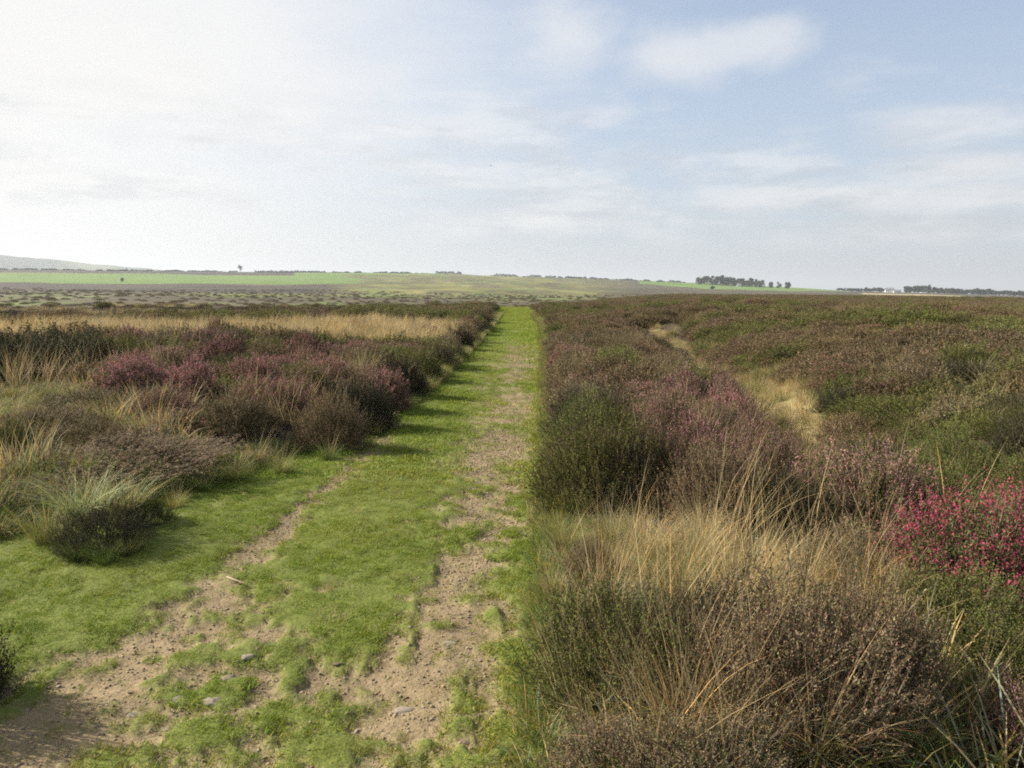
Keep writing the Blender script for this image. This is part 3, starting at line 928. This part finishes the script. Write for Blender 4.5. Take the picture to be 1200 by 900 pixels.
# ------------------------------------------------------------------ grass tussocks that stand apart
G_T = 'grass tussocks'
def tp(px, py, s, c, label, **k):
    p = at(px, py, .03)
    return tussock(p.x, p.y, s, c, label, G_T, **k)
tp(100, 625, 1.15, (.27, .255, .105), 'pale tuft of long grass draped over a dark heather stub on the lawn', sh=.62, sink=-.17, stalks=False)
tp(146, 612, .9, (.25, .24, .09), 'yellow-green grass tuft leaning right above the lone dark stub', sh=.7, sink=-.12, stalks=False)
tp(58, 628, .8, YG, 'short yellow-green tuft left of the lone dark stub')
tp(92, 652, .42, GRN, 'small green tuft at the near foot of the lone dark stub', stalks=False)
tp(150, 646, .40, YG, 'small tuft at the right foot of the lone dark stub', stalks=False)
tp(122, 656, .36, GRN, 'smallest green tuft in front of the lone dark stub', stalks=False)
for i, (px, py, s, c, l) in enumerate([
    (662, 640, .62, YG, 'yellow-green grass tussock spilling onto the path edge'),
    (715, 645, .6, YG, 'olive grass tussock in front of the olive-green heather'),
    (668, 598, .60, YG, 'short yellow-green tussock under the olive-green heather'),
    (650, 690, .42, STRAW, 'small straw-coloured tuft lying over the path edge'),
    (760, 662, .7, STRAW, 'pale straw tussock at the left end of the golden grass'),
    (820, 675, .75, STRAW, 'tall pale straw tussock in the middle of the golden grass'),
    (880, 690, .75, GOLD, 'orange-gold tussock in front of the grey twiggy heather'),
    (940, 710, .75, STRAW, 'straw tussock in the right part of the golden grass'),
    (1000, 725, .8, GOLD, 'russet tussock at the right end of the golden grass'),
    (870, 730, .9, STRAW, 'pale tussock low in the golden grass above the withered heather'),
    (790, 715, .85, YG, 'green-based tussock just above the dark green bush'),
    (1045, 730, .7, GOLD, 'thin orange tuft with upright stalks near the magenta bush'),
    (1090, 800, .5, YG, 'green tussock with bleached stalks in the lower right'),
    (1140, 850, .5, YG, 'green and straw tussock low at the right'),
    (880, 900, .75, STRAW, 'straw tussock with long arching stalks at the bottom'),
    (950, 915, .75, STRAW, 'tussock with the longest bent stalks in front of the withered heather'),
    (800, 880, .8, STRAW, 'dry tussock right of the dark green bush'),
    (1060, 910, .55, YG, 'green tussock in the shade of the withered heather'),
    (700, 860, .6, STRAW, 'dry fringe of grass at the foot of the dark green bush'),
    (820, 640, .65, STRAW, 'upright straw stalks across the front of the grey twiggy heather'),
]):
    tp(px, py, s, c, l, sh=rng.uniform(.9, 1.1))
for i, (px, py, s, c) in enumerate([(275, 560, .75, (.15, .17, .045)), (330, 550, .75, YG), (385, 535, .7, GRN), (240, 570, .6, GRN), (440, 505, .6, YG), (300, 540, .8, (.24, .20, .09)), (360, 520, .8, (.24, .20, .09)), (415, 505, .75, STRAW), (205, 590, .55, YG)]):
    tp(px, py, s * .72, c, ['yellow-green tussock at the lawn edge nearest the lone tuft', 'second yellow-green tussock along the lawn edge', 'dark green tussock where the verge meets the path', 'short green tuft by the lawn corner',
        'tussock below the pink heather on the left verge', 'bleached tussock on the left verge above the lawn', 'bleached tussock with tall stalks amid left verge heather', 'straw tussock below the dark verge heather', 'low tuft between lone tuft and lawn edge'][i])

# ------------------------------------------------------------------ rough grass, uncountable
def rough():
    vs_ = []
    for s in range(5):
        v, f, c = blades(70, .16, .14, .42, .0036, .45, 1.1, 600 + s, 3, hue=.25); vs_.append(mesh_np('rough', v, f, c, [M_IBLADE]))
    for s in range(4):
        v, f, c = blades(80, .26, .22, .50, .009, .35, .8, 620 + s, 3, hue=.2); vs_.append(mesh_np('rough', v, f, c, [M_IBLADE]))
    FR = 12
    for s in range(3):
        v, f, c = blades(9, .10, .38, .68, .0036, .35, .7, 640 + s, 4, hue=.2); vs_.append(mesh_np('wisp', v, f, c, [M_IBLADE]))
    for s in range(4):
        v, f, c = blades(60, .11, .05, .17, .0042, .5, 1.1, 660 + s, 3, hue=.25); vs_.append(mesh_np('fringe', v, f, c, [M_IBLADE]))
    P, I, SC, TI = [], [], [], []
    def add(polyg, dens, k0, k1, s0, s1, cols, pr, squash=1.0, keep=None):
        mn, mx = polyg.min(0), polyg.max(0)
        x, y = cand(int(dens * (mx[0] - mn[0]) * (mx[1] - mn[1])), mn[0], mx[0], mn[1], mx[1])
        ok = inpoly(polyg, x, y) & in_view(x, y, 200) & (y > 1.2)
        ok &= (x < xl(y) - .05) | (x > xr(y) + .08)
        if keep is not None: ok &= keep(x, y)
        x, y = x[ok], y[ok]; n = len(x)
        P.append(np.stack([x, y, H(x, y) - .01], 1)); I.append(rng.integers(k0, k1, n))
        s = rng.uniform(s0, s1, n) * (.7 + .6 * fbm(x * 1.5, y * 1.5, 65, 2))
        SC.append(np.stack([s, s, s * squash * rng.uniform(.8, 1.2, n)], 1))
        ci = rng.choice(len(cols), n, p=pr)
        TI.append(np.array(cols)[ci] * rng.uniform(.8, 1.2, (n, 1)) * (.8 + .4 * fbm(x, y, 66, 2))[:, None])
    add(P_GOLD, 9, 5, 9, .75, 1.15, [STRAW, GOLD, (.27, .22, .12)], [.55, .25, .2])
    add(P_HOL, 16, 5, 9, .45, .8, [STRAW, YG, (.28, .23, .105)], [.5, .1, .4])
    add(P_RFRONT, 46, 0, 5, .4, .66, [STRAW, GOLD, YG, (.29, .18, .09)], [.5, .2, .25, .05])
    add(P_RLOW, 60, 12, 16, .9, 2.0, [STRAW, YG, GRN, (.18, .12, .065)], [.34, .28, .16, .22], .9)
    add(P_LVERGE, 100, 12, 16, .65, 1.5, [STRAW, (.20, .20, .055), (.145, .19, .036), (.20, .15, .075)], [.24, .34, .18, .24])
    # fringe along both edges of the path
    for side in (0, 1):
        y = 2.2 + 46 * rng.random(3600)
        o = (np.abs(rng.normal(size=len(y))) * .16 - .10 * fbm(y * 1.4, y * 0 + side, 69, 3))
        x = (xl(y) - o - .02) if side == 0 else (xr(y) + o + .03)
        kd = y > 12
        P.append(np.stack([x, y, H(x, y) - .01], 1)); I.append(np.where(kd, rng.integers(5, 9, len(y)), rng.integers(12, 16, len(y))))
        s = rng.uniform(.45, 1.1, len(y)) * np.where(kd, .45, 1)
        SC.append(np.stack([s, s, s], 1))
        cc = np.array([YG, GRN, STRAW])[rng.choice(3, len(y), p=[.45, .35, .2])]
        TI.append(cc * rng.uniform(.8, 1.2, (len(y), 1)))
    PF = poly([(655, 720), (700, 700), (1070, 760), (1075, 900), (900, 960), (690, 960), (650, 860)])
    x, y = cand(560, 0, 3, 1.8, 4.6); ok = inpoly(PF, x, y); x, y = x[ok], y[ok]; n = len(x)
    P.append(np.stack([x, y, H(x, y) + .10], 1)); I.append(rng.integers(9, 12, n))
    s = rng.uniform(.45, .85, n); SC.append(np.stack([s, s, s], 1)); TI.append(np.array(STRAW) * rng.uniform(.6, 1.1, (n, 1)))
    x, y = cand(2600, -6, 1, 1.9, 15)
    ok = (x > xl(y)) & (x < xr(y) - .02) & in_view(x, y); x, y = x[ok], y[ok]; n = len(x)
    P.append(np.stack([x, y, H(x, y) - .008], 1)); I.append(rng.integers(12, 16, n))
    s = rng.uniform(.22, .5, n); SC.append(np.stack([s, s, s * .8], 1))
    TI.append(np.array([YG, GRN, (.10, .16, .03), STRAW])[rng.choice(4, n, p=[.34, .26, .22, .18])] * rng.uniform(.8, 1.15, (n, 1)))
    # odd blades among the heather and pale patches on the moor
    x, y = cand(9000, -30, 40, 6, 60)
    ok = ((x < xl(y) - .3) | (x > xr(y) + .4)) & in_view(x, y) & (fbm(x / 4, y / 4, 67, 3) > .56)
    x, y = x[ok], y[ok]
    P.append(np.stack([x, y, H(x, y)], 1)); I.append(rng.integers(5, 9, len(x)))
    s = rng.uniform(.6, 1.0, len(x)); SC.append(np.stack([s, s, s], 1)); TI.append(np.array([.26, .21, .10]) * rng.uniform(.8, 1.2, (len(x), 1)))
    x, y = cand(650, -9, -.5, 6, 15); ok = inpoly(P_LM, x, y) & in_view(x, y) & (fbm(x / .9, y / .9, 70, 3) > .50); x, y = x[ok], y[ok]; n = len(x)
    P.append(np.stack([x, y, H(x, y) + .05], 1)); I.append(rng.integers(0, 5, n))
    s = rng.uniform(.5, .85, n); SC.append(np.stack([s, s, s], 1))
    TI.append(np.array([STRAW, YG, (.15, .165, .045), GOLD])[rng.choice(4, n, p=[.4, .28, .12, .2])] * rng.uniform(.75, 1.1, (n, 1)))
    x, y = cand(9000, 1, 10, 5.5, 26); ok = (dist_line(HOLLOW, x, y) < 1.25) & in_view(x, y) & ~inpoly(P_HOL, x, y); x, y = x[ok], y[ok]; n = len(x)
    P.append(np.stack([x, y, H(x, y)], 1)); I.append(rng.integers(5, 9, n))
    s = rng.uniform(.3, .6, n); SC.append(np.stack([s, s, s], 1))
    TI.append(np.array([STRAW, (.15, .14, .05), (.11, .125, .035)])[rng.choice(3, n, p=[.3, .35, .35])] * rng.uniform(.8, 1.15, (n, 1)))
    # straw wisps standing up through the near heather
    x, y = cand(3600, -9, 7, 3, 14)
    ok = (((x < xl(y) - .3) & (y > 6)) | ((x > xr(y) + .15) & (x < np.interp(y, HOLLOW[:, 1], HOLLOW[:, 0]) - .3))) & in_view(x, y) & (rng.random(len(x)) < np.clip((fbm(x / 1.2, y / 1.2, 68, 3) - .5) * 4, 0.03, .8))
    x, y = x[ok], y[ok]; n = len(x)
    P.append(np.stack([x, y, H(x, y) + .08], 1)); I.append(rng.integers(9, 12, n))
    s = rng.uniform(.7, 1.15, n); SC.append(np.stack([s, s, s], 1)); TI.append(np.array(STRAW) * rng.uniform(.7, 1.15, (n, 1)))
    P = np.concatenate(P); n = len(P)
    rot = np.stack([rng.normal(size=n) * .12, rng.normal(size=n) * .12, rng.uniform(0, 6.28, n)], 1)
    scatter('rough_grass', 'long dry and green grass on the verges, in the hollow and in the golden strip', vs_, P, rot, np.concatenate(SC), np.concatenate(I), np.concatenate(TI))
    print('rough', n)
rough()

# ------------------------------------------------------------------ moor heather, uncountable
def moor():
    vs_ = []
    for s in range(6):
        a = heather_meshes(700 + s, 560, 10, 0.025, 6, 0.019, [.6, .75, .5, .7, .45, .65][s])
        t = Tri()
        for q, mi in zip(a, (0, 1, 2)):
            t.V += q.V; t.C += q.C; t.M += [np.full(len(m), mi) for m in q.M]
        vs_.append(t.mesh('moor', [M_STEM, M_ILEAF, M_IFLOWER]))
    P, SC = [], []
    tk = np.array(taken)
    for (y0, y1, dens, s0, s1) in ((4, 26, 5.0, .7, 1.2), (26, 62, 2.3, 1.0, 1.6), (62, 110, 1.3, 1.3, 2.1), (110, 215, .55, 1.8, 3.0), (115, 520, .013, 1.4, 3.0)):
        x1, x0 = .74 * y1, -.74 * y1
        x, y = cand(int(dens * (x1 - x0) * (y1 - y0)), x0, x1, y0, y1)
        px, d = az_px(x, y)
        ok = in_view(x, y, 100)
        mg = np.interp(y, [20, 60], [0, .45])
        right = (x > xr(np.minimum(y, 60)) + .35 + mg) & ((y < 62) | (px > np.interp(y, [62, 75, 200], [600, 640, 700])))
        left = (x < xl(np.minimum(y, 60)) - .3 - mg) & (y > 6) & (d < 66) & ~inpoly(P_LVERGE, x, y) & ~((y < 9) & (x > xl(y) - .6))
        left &= (d < 60)
        left |= (px < 760) & (d > 115)
        right &= (y > 8.5)
        if y0 == 115: right &= False
        else: left &= (d < 60)
        ok &= right | left
        ok &= ~inpoly(P_HOL, x, y) & ~(inpoly(P_GOLD, x, y) & (rng.random(len(x)) < .97))
        ok &= ~inpoly(P_RFRONT, x, y) & ~inpoly(P_RLOW, x, y)
        if y0 < 30:
            dm = np.full(len(x), 9.0)
            for a, b, c in taken: dm = np.minimum(dm, np.hypot(x - a, y - b) / c)
            ok &= dm > .42
        x, y = x[ok], y[ok]
        s = rng.uniform(s0, s1, len(x)) * np.where((x < xl(np.minimum(y, 60))) & (y > 35) & (y < 70), .8, 1)
        P.append(np.stack([x, y, H(x, y) - .03], 1)); hdv = dist_line(HOLLOW, x, y); s = s * np.where(hdv < 1.1, .75, 1)
        SC.append(np.stack([s, s, np.minimum(s, 1.25) * rng.uniform(.6, 1.0, len(x)) * (.65 + .8 * fbm(x / 2.2, y / 2.2, 85, 2)) * np.where(x < 0, .85, .8)], 1))
    P, SC = np.concatenate(P), np.concatenate(SC); n = len(P)
    x, y = P[:, 0], P[:, 1]
    a = fbm(x / 3.5, y / 3.5, 81, 3)[:, None]; b = fbm(x / 9 + 40, y / 9, 82, 3)[:, None]; j = rng.uniform(.75, 1.25, (n, 1))
    lf = np.array([.120, .096, .046]); gr = np.array([.096, .112, .028]); dk = np.array([.060, .056, .030])
    kg = sstep(.47, .65, a + .25 * (rng.random((n, 1)) - .5)); kd = sstep(.36, .22, a) * .7
    t = lf * (1 - kg) + gr * kg; t = t * (1 - kd) + dk * kd
    fm = np.array([.225, .135, .108]); fb = np.array([.20, .142, .082]); fp = np.array([.27, .115, .12])
    kb = sstep(.4, .6, b); f = fm * (1 - kb) + fb * kb
    kp = (rng.random((n, 1)) < .06) * .8; f = f * (1 - kp) + fp * kp
    f = f * (1 - .6 * kg) + gr * .6 * kg
    burnt = inpoly(P_BURNT, x, y)[:, None]
    t = np.where(burnt, np.array([.042, .036, .028]), t); f = np.where(burnt, np.array([.062, .048, .040]), f)
    SC[:, 2] *= np.where(burnt[:, 0], .42, 1)
    rot = np.stack([rng.normal(size=n) * .08, rng.normal(size=n) * .08, rng.uniform(0, 6.28, n)], 1)
    scatter('moor_heather', 'unbroken cover of mauve-brown heather over the moor on both sides', vs_, P, rot, SC, rng.integers(0, 6, n), t * j, f * j)
    print('moor', n)
moor()

# ------------------------------------------------------------------ far trees, hedges, buildings
M_BARK = simple_mat('tree_bark', (.10, .085, .065), .9, 3, .3)
def tree_meshes(seed, h, cw, lobes=9, nleaf=1100, leaf=.85, trunk=.28):
    r = np.random.default_rng(seed)
    pts = [(0, 0, -.5), (.1, 0, h * trunk), (.0, .15, h * .6), (.1, 0, h * .85)]
    parts = [tube(pts, [h * .028, h * .022, h * .012, h * .004], 't', None, 6)]
    t = Tri()
    for k in range(lobes):
        a = r.uniform(0, 6.28); rr = cw * .5 * math.sqrt(r.random()) * .72
        zc = h * (trunk + .12 + (1 - trunk - .25) * r.random())
        c = np.array([rr * math.cos(a), rr * math.sin(a), zc])
        parts.append(tube([(0, 0, h * (trunk + .1 * r.random())), tuple(c * .6 + np.array([0, 0, h * trunk * .35])), tuple(c)], [h * .010, h * .007, h * .002], 't', None, 5))
        n = nleaf // lobes
        rad = cw * .5 * r.uniform(.34, .55)
        p = c + rnd_dirs(n, r) * (rad * r.random(n) ** .45)[:, None] * np.array([1, 1, .72])
        d1 = rnd_dirs(n, r); d2 = unit(np.cross(d1, rnd_dirs(n, r)))
        L = leaf * r.uniform(.6, 1.3, (n, 1))
        tone = r.uniform(.7, 1.3) * r.uniform(.75, 1.25, (n, 1)) * np.ones(3)
        t.add(p - d2 * L * .45, p + d2 * L * .45, p + d1 * L, tone)
    V, F, o = [], [], 0
    for v, f in parts: V.append(v); F.append(f + o); o += len(v)
    return mesh_np('trunk', np.concatenate(V), np.concatenate(F), None, [M_BARK], smooth=True), t.mesh('crown', [M_TREELEAF])
TREES = [tree_meshes(800 + s, 14, 13 + s, 13, 2200, 1.25, .10) for s in range(4)]
BARE = tree_meshes(810, 14, 12, 12, 620, .9, .15)
def far_at(px, d):
    b = math.atan((px - 600) / FPX)
    x, y = d * math.sin(b), d * math.cos(b)
    return x, y, float(H(np.array([x]), np.array([y]))[0])
def tree(px, d, h, wide, label, group=None, colr=(.046, .058, .025), kind=None, name='tree', sink=.3):
    x, y, z = far_at(px, d)
    e = link(name, None, loc=(x, y, z - sink))
    k = TREES[rng.integers(4)] if kind is None else kind
    e.scale = (wide / 14, wide / 14, h / 14); e.rotation_euler = (0, 0, rng.uniform(0, 6.28))
    tag(e, label, 'tree', group)
    link('trunk', k[0], e); c = link('crown', k[1], e); c.color = jit(colr, rng, .1); c['kind'] = 'stuff'
    return e
GC = 'trees of the copse on the green field'
for i, (px, h, w) in enumerate([(817, 14, 12), (823, 16, 15), (830, 16.5, 15), (837, 17, 14), (843, 18, 13), (849, 17, 14), (856, 16, 14), (863, 15.5, 13), (870, 15, 14), (876, 16, 12), (882, 14.5, 13), (888, 14, 11)]):
    tree(px, 1500 + rng.uniform(-15, 30), h, w, 'dark tree, %s from the left in the copse above the green field' % ORD[i], GC)
tree(899.5, 1500, 11, 9, 'small round tree standing first beyond the copse', None)
tree(909.5, 1500, 12, 9, 'middle one of three lone trees beyond the copse', None)
tree(919.5, 1500, 13, 10.5, 'largest and last of three lone trees beyond the copse', None)
tree(283, 1560, 15, 12, 'thin lone tree on the skyline above the left field', None, (.115, .11, .09), BARE)
GB = 'trees of the far belt on the skyline'
for i in range(64):
    px = 978 + i * 3.75 + rng.uniform(-1.5, 1.5)
    if 1031 < px < 1053: continue
    hh = np.interp(px, [978, 1010, 1060, 1075, 1120, 1210], [2, 5, 9, 12, 7, 7]) * rng.uniform(.75, 1.2)
    tree(px, 1620 + rng.uniform(-40, 80), hh + 3, rng.uniform(9, 14), 'dark tree in the far skyline belt, %s of the white farmhouse' % ('left' if px < 1040 else 'right'), GB, (.042, .054, .025))

def hedge(px0, px1, d, h, label, colr, gap=.0):
    r = np.random.default_rng(int(px0))
    n = int((px1 - px0) * 60)
    q = r.uniform(px0, px1, n)
    gk = fbm(q / 7, q * 0 + 3, int(px0), 4)
    keep = gk > gap
    q, gk = q[keep], gk[keep]
    b = np.arctan((q - 600) / FPX); dd = d + r.normal(size=len(q)) * 1.2
    x, y = dd * np.sin(b), dd * np.cos(b)
    hh = h * np.clip((gk - gap) * 5, .1, 1) * (.3 + 1.2 * fbm(q / 1.6, q * 0 + 9, int(px0) + 1, 3))
    z = H(x, y) + hh * r.random(len(q)) ** .8
    P = np.stack([x, y, z], 1); o0 = P.mean(0); o0[2] = float(H(o0[:1], o0[1:2])[0]); P = P - o0
    d1 = rnd_dirs(len(q), r); d2 = unit(np.cross(d1, rnd_dirs(len(q), r))); L = r.uniform(.6, 1.2, (len(q), 1))
    t = Tri(); t.add(P - d2 * L * .5, P + d2 * L * .5, P + d1 * L, r.uniform(.7, 1.3, (len(q), 1)) * np.ones(3))
    o = link('hedge', t.mesh('hedge', [M_TREELEAF]), loc=tuple(o0)); o.color = tuple(colr) + (1,)
    tag(o, label, 'hedge')
hedge(812, 893, 1492, 7.5, 'dense dark undergrowth along the foot of the copse', (.06, .075, .032))
hedge(300, 352, 1555, 3.2, 'dark hedge beside the thin lone tree on the skyline', (.05, .055, .03))
hedge(352, 500, 1575, 2.6, 'thin hedge along the top of the left green field', (.045, .065, .028), .35)
hedge(510, 540, 1590, 4.2, 'short thick hedge on the skyline left of the path end', (.04, .055, .028), .2)
hedge(574, 650, 1595, 4.0, 'dark broken hedge on the skyline straight above the path', (.04, .055, .028), .3)
hedge(652, 800, 1590, 3.2, 'long dark hedge running along the skyline towards the copse', (.04, .055, .028), .35)
hedge(0, 280, 1560, 2.2, 'low dark scrub line above the left green field', (.05, .05, .036), .3)

M_WHITE = simple_mat('white_render', (.72, .71, .68), .7, .8, .06)
M_SLATE = simple_mat('roof_slate', (.16, .16, .18), .7, 1.2, .2)
M_WIN = simple_mat('window_glass', (.03, .035, .04), .1)
M_DOORW = simple_mat('painted_door', (.09, .10, .09), .5)
def box(bm, x0, x1, y0, y1, z0, z1):
    v = [bm.verts.new(p) for p in ((x0, y0, z0), (x1, y0, z0), (x1, y1, z0), (x0, y1, z0), (x0, y0, z1), (x1, y0, z1), (x1, y1, z1), (x0, y1, z1))]
    for f in ((3, 2, 1, 0), (4, 5, 6, 7), (0, 1, 5, 4), (1, 2, 6, 5), (2, 3, 7, 6), (3, 0, 4, 7)): bm.faces.new([v[i] for i in f])
def part(name, parent, mat, *boxes):
    bm = bmesh.new()
    for b in boxes: box(bm, *b)
    me = bpy.data.meshes.new(name); bm.to_mesh(me); bm.free(); me.materials.append(mat)
    return link(name, me, parent)
def house(px, d, L, Wd, hw, hr, name, label, cat, rz, nwin, chim=True):
    x, y, z = far_at(px, d)
    e = link(name, None, loc=(x, y, z - .1)); e.rotation_euler = (0, 0, rz)
    tag(e, label, cat)
    bm = bmesh.new(); box(bm, -L / 2, L / 2, -Wd / 2, Wd / 2, -1, hw)
    for s in (-1, 1):
        xx = s * (L / 2 - .15)
        a = [bm.verts.new(p) for p in ((xx, -Wd / 2, hw), (xx, Wd / 2, hw), (xx, 0, hw + hr))]
        bm.faces.new(a if s > 0 else a[::-1])
    me = bpy.data.meshes.new('wall'); bm.to_mesh(me); bm.free(); me.materials.append(M_WHITE); link('wall', me, e)
    bm = bmesh.new()
    o = .35
    for s in (-1, 1):
        k = [(-L / 2 - o, s * (Wd / 2 + o), hw - o * hr / (Wd / 2)), (L / 2 + o, s * (Wd / 2 + o), hw - o * hr / (Wd / 2)), (L / 2 + o, 0, hw + hr), (-L / 2 - o, 0, hw + hr)]
        lo = [bm.verts.new((p[0], p[1], p[2] + .02)) for p in k]; hi = [bm.verts.new((p[0], p[1], p[2] + .2)) for p in k]
        bm.faces.new(hi if s < 0 else hi[::-1]); bm.faces.new(lo[::-1] if s < 0 else lo)
        for i in range(4): bm.faces.new((lo[i], lo[(i + 1) % 4], hi[(i + 1) % 4], hi[i]))
    bmesh.ops.recalc_face_normals(bm, faces=bm.faces)
    me = bpy.data.meshes.new('roof'); bm.to_mesh(me); bm.free(); me.materials.append(M_SLATE); rf = link('roof', me, e)
    if chim:
        for s in (-1, 1): part('chimney', rf, M_WHITE, (s * L * .42 - .4, s * L * .42 + .4, -.4, .4, hw + hr - .6, hw + hr + 1.2))
    for i in range(nwin):
        wx = -L / 2 + L * (i + .5) / nwin
        for zz in ((1.0, 3.6) if hw > 4.5 else (1.0,)):
            w = part('window', e, M_WIN, (wx - .5, wx + .5, -Wd / 2 - .03, -Wd / 2 + .1, zz, zz + 1.3))
            part('sill', w, M_SLATE, (wx - .6, wx + .6, -Wd / 2 - .12, -Wd / 2 - .035, zz - .12, zz - .003))
    part('door', e, M_DOORW, (-.5 + L * .0 + L / nwin * .5, .5 + L / nwin * .5, -Wd / 2 - .04, -Wd / 2 + .1, -.5, 2.0))
house(1038, 1480, 13, 7, 5.2, 3.0, 'farmhouse', 'white two-storey farmhouse among the far belt of trees', 'house', -.35, 4)
house(1047, 1478, 11, 6, 3.2, 2.2, 'outbuilding', 'low white outbuilding right of the far farmhouse', 'building', -.3, 3, False)
house(862.5, 1475, 6, 5, 3.0, 2.0, 'hut', 'small white hut in front of the copse', 'hut', -.2, 2, False)

# field bushes
def bush(px, d, h, w, label):
    x, y, z = far_at(px, d)
    e = link('field_bush', None, loc=(x, y, z - .1)); e.scale = (w / 14, w / 14, h / 11); tag(e, label, 'bush')
    link('trunk', TREES[1][0], e); c = link('crown', TREES[1][1], e); c.color = (.045, .06, .028, 1); c['kind'] = 'stuff'
bush(145.5, 900, 3.4, 3.0, 'small dark bush alone at the lower edge of the left green field')
bush(832, 1080, 3.4, 6.5, 'dark bush at the lower edge of the green field below the copse')

# pole on the skyline
M_POLE = simple_mat('grey_pole', (.25, .24, .23), .6)
x, y, z = far_at(435, 1560)
V, F = tube([(0, 0, -1), (0, 0, 9)], [.14, .10], 'p', None, 8)
e = link('telegraph_pole', None, loc=(x, y, z)); tag(e, 'thin grey pole on the skyline above the left field', 'pole')
link('post', mesh_np('post', V, F, None, [M_POLE]), e)
part('crossarm', e, M_POLE, (-.9, .9, -.06, .06, 8.2, 8.35))

# a bird high over the moor
def bird():
    d = ray(575, 194); p = CAM + d * 140
    bm = bmesh.new(); bmesh.ops.create_uvsphere(bm, u_segments=12, v_segments=8, radius=1)
    for v in bm.verts:
        k = v.co.x
        v.co.y *= .32 * (1 - .35 * abs(k)); v.co.z *= .30 * (1 - .3 * abs(k)); v.co.x *= 1.0
        if k < -.55: v.co.y *= 1.7; v.co.z *= .35
    # both wings grow out of the same surface
    def wing(s):
        prof = [(0, .28, -.30, .05), (.55, .34, -.26, .30), (1.1, .20, -.30, .34), (1.75, -.18, -.40, .16)]
        tops, bots = [], []
        for yy, xa, xb, zz in prof:
            tops.append([bm.verts.new((xa, s * (yy + .12), zz + .03)), bm.verts.new((xb, s * (yy + .12), zz + .02))])
            bots.append([bm.verts.new((xa, s * (yy + .12), zz - .02)), bm.verts.new((xb, s * (yy + .12), zz))])
        for i in range(3):
            bm.faces.new((tops[i][0], tops[i][1], tops[i + 1][1], tops[i + 1][0])); bm.faces.new((bots[i][1], bots[i][0], bots[i + 1][0], bots[i + 1][1]))
            bm.faces.new((tops[i][0], tops[i + 1][0], bots[i + 1][0], bots[i][0])); bm.faces.new((tops[i + 1][1], tops[i][1], bots[i][1], bots[i + 1][1]))
    wing(1); wing(-1)
    bmesh.ops.recalc_face_normals(bm, faces=bm.faces)
    me = bpy.data.meshes.new('bird'); bm.to_mesh(me); bm.free(); me.materials.append(simple_mat('bird_plumage', (.06, .055, .05), .8, 6, .3))
    o = link('bird', me, loc=p); o.scale = (.17, .17, .17); o.rotation_euler = (.1, -.1, R(150))
    tag(o, 'small dark bird flying high over the moor', 'bird')
bird()

# ------------------------------------------------------------------ haze
HAZE = 1.5e-4
bm = bmesh.new(); box(bm, -28500, 28500, -28500, 28500, -150, 212)
me = bpy.data.meshes.new('haze'); bm.to_mesh(me); bm.free()
m, g = new_mat('haze_air')
pv = g.n('ShaderNodeVolumePrincipled', ins={'Color': (.60, .65, .71), 'Density': HAZE, 'Anisotropy': .2})
o = g.n('ShaderNodeOutputMaterial'); g.t.links.new(pv.outputs[0], o.inputs['Volume'])
me.materials.append(m)
tag(link('haze', me), 'thin pale haze over the moor and far fields', kind='stuff')
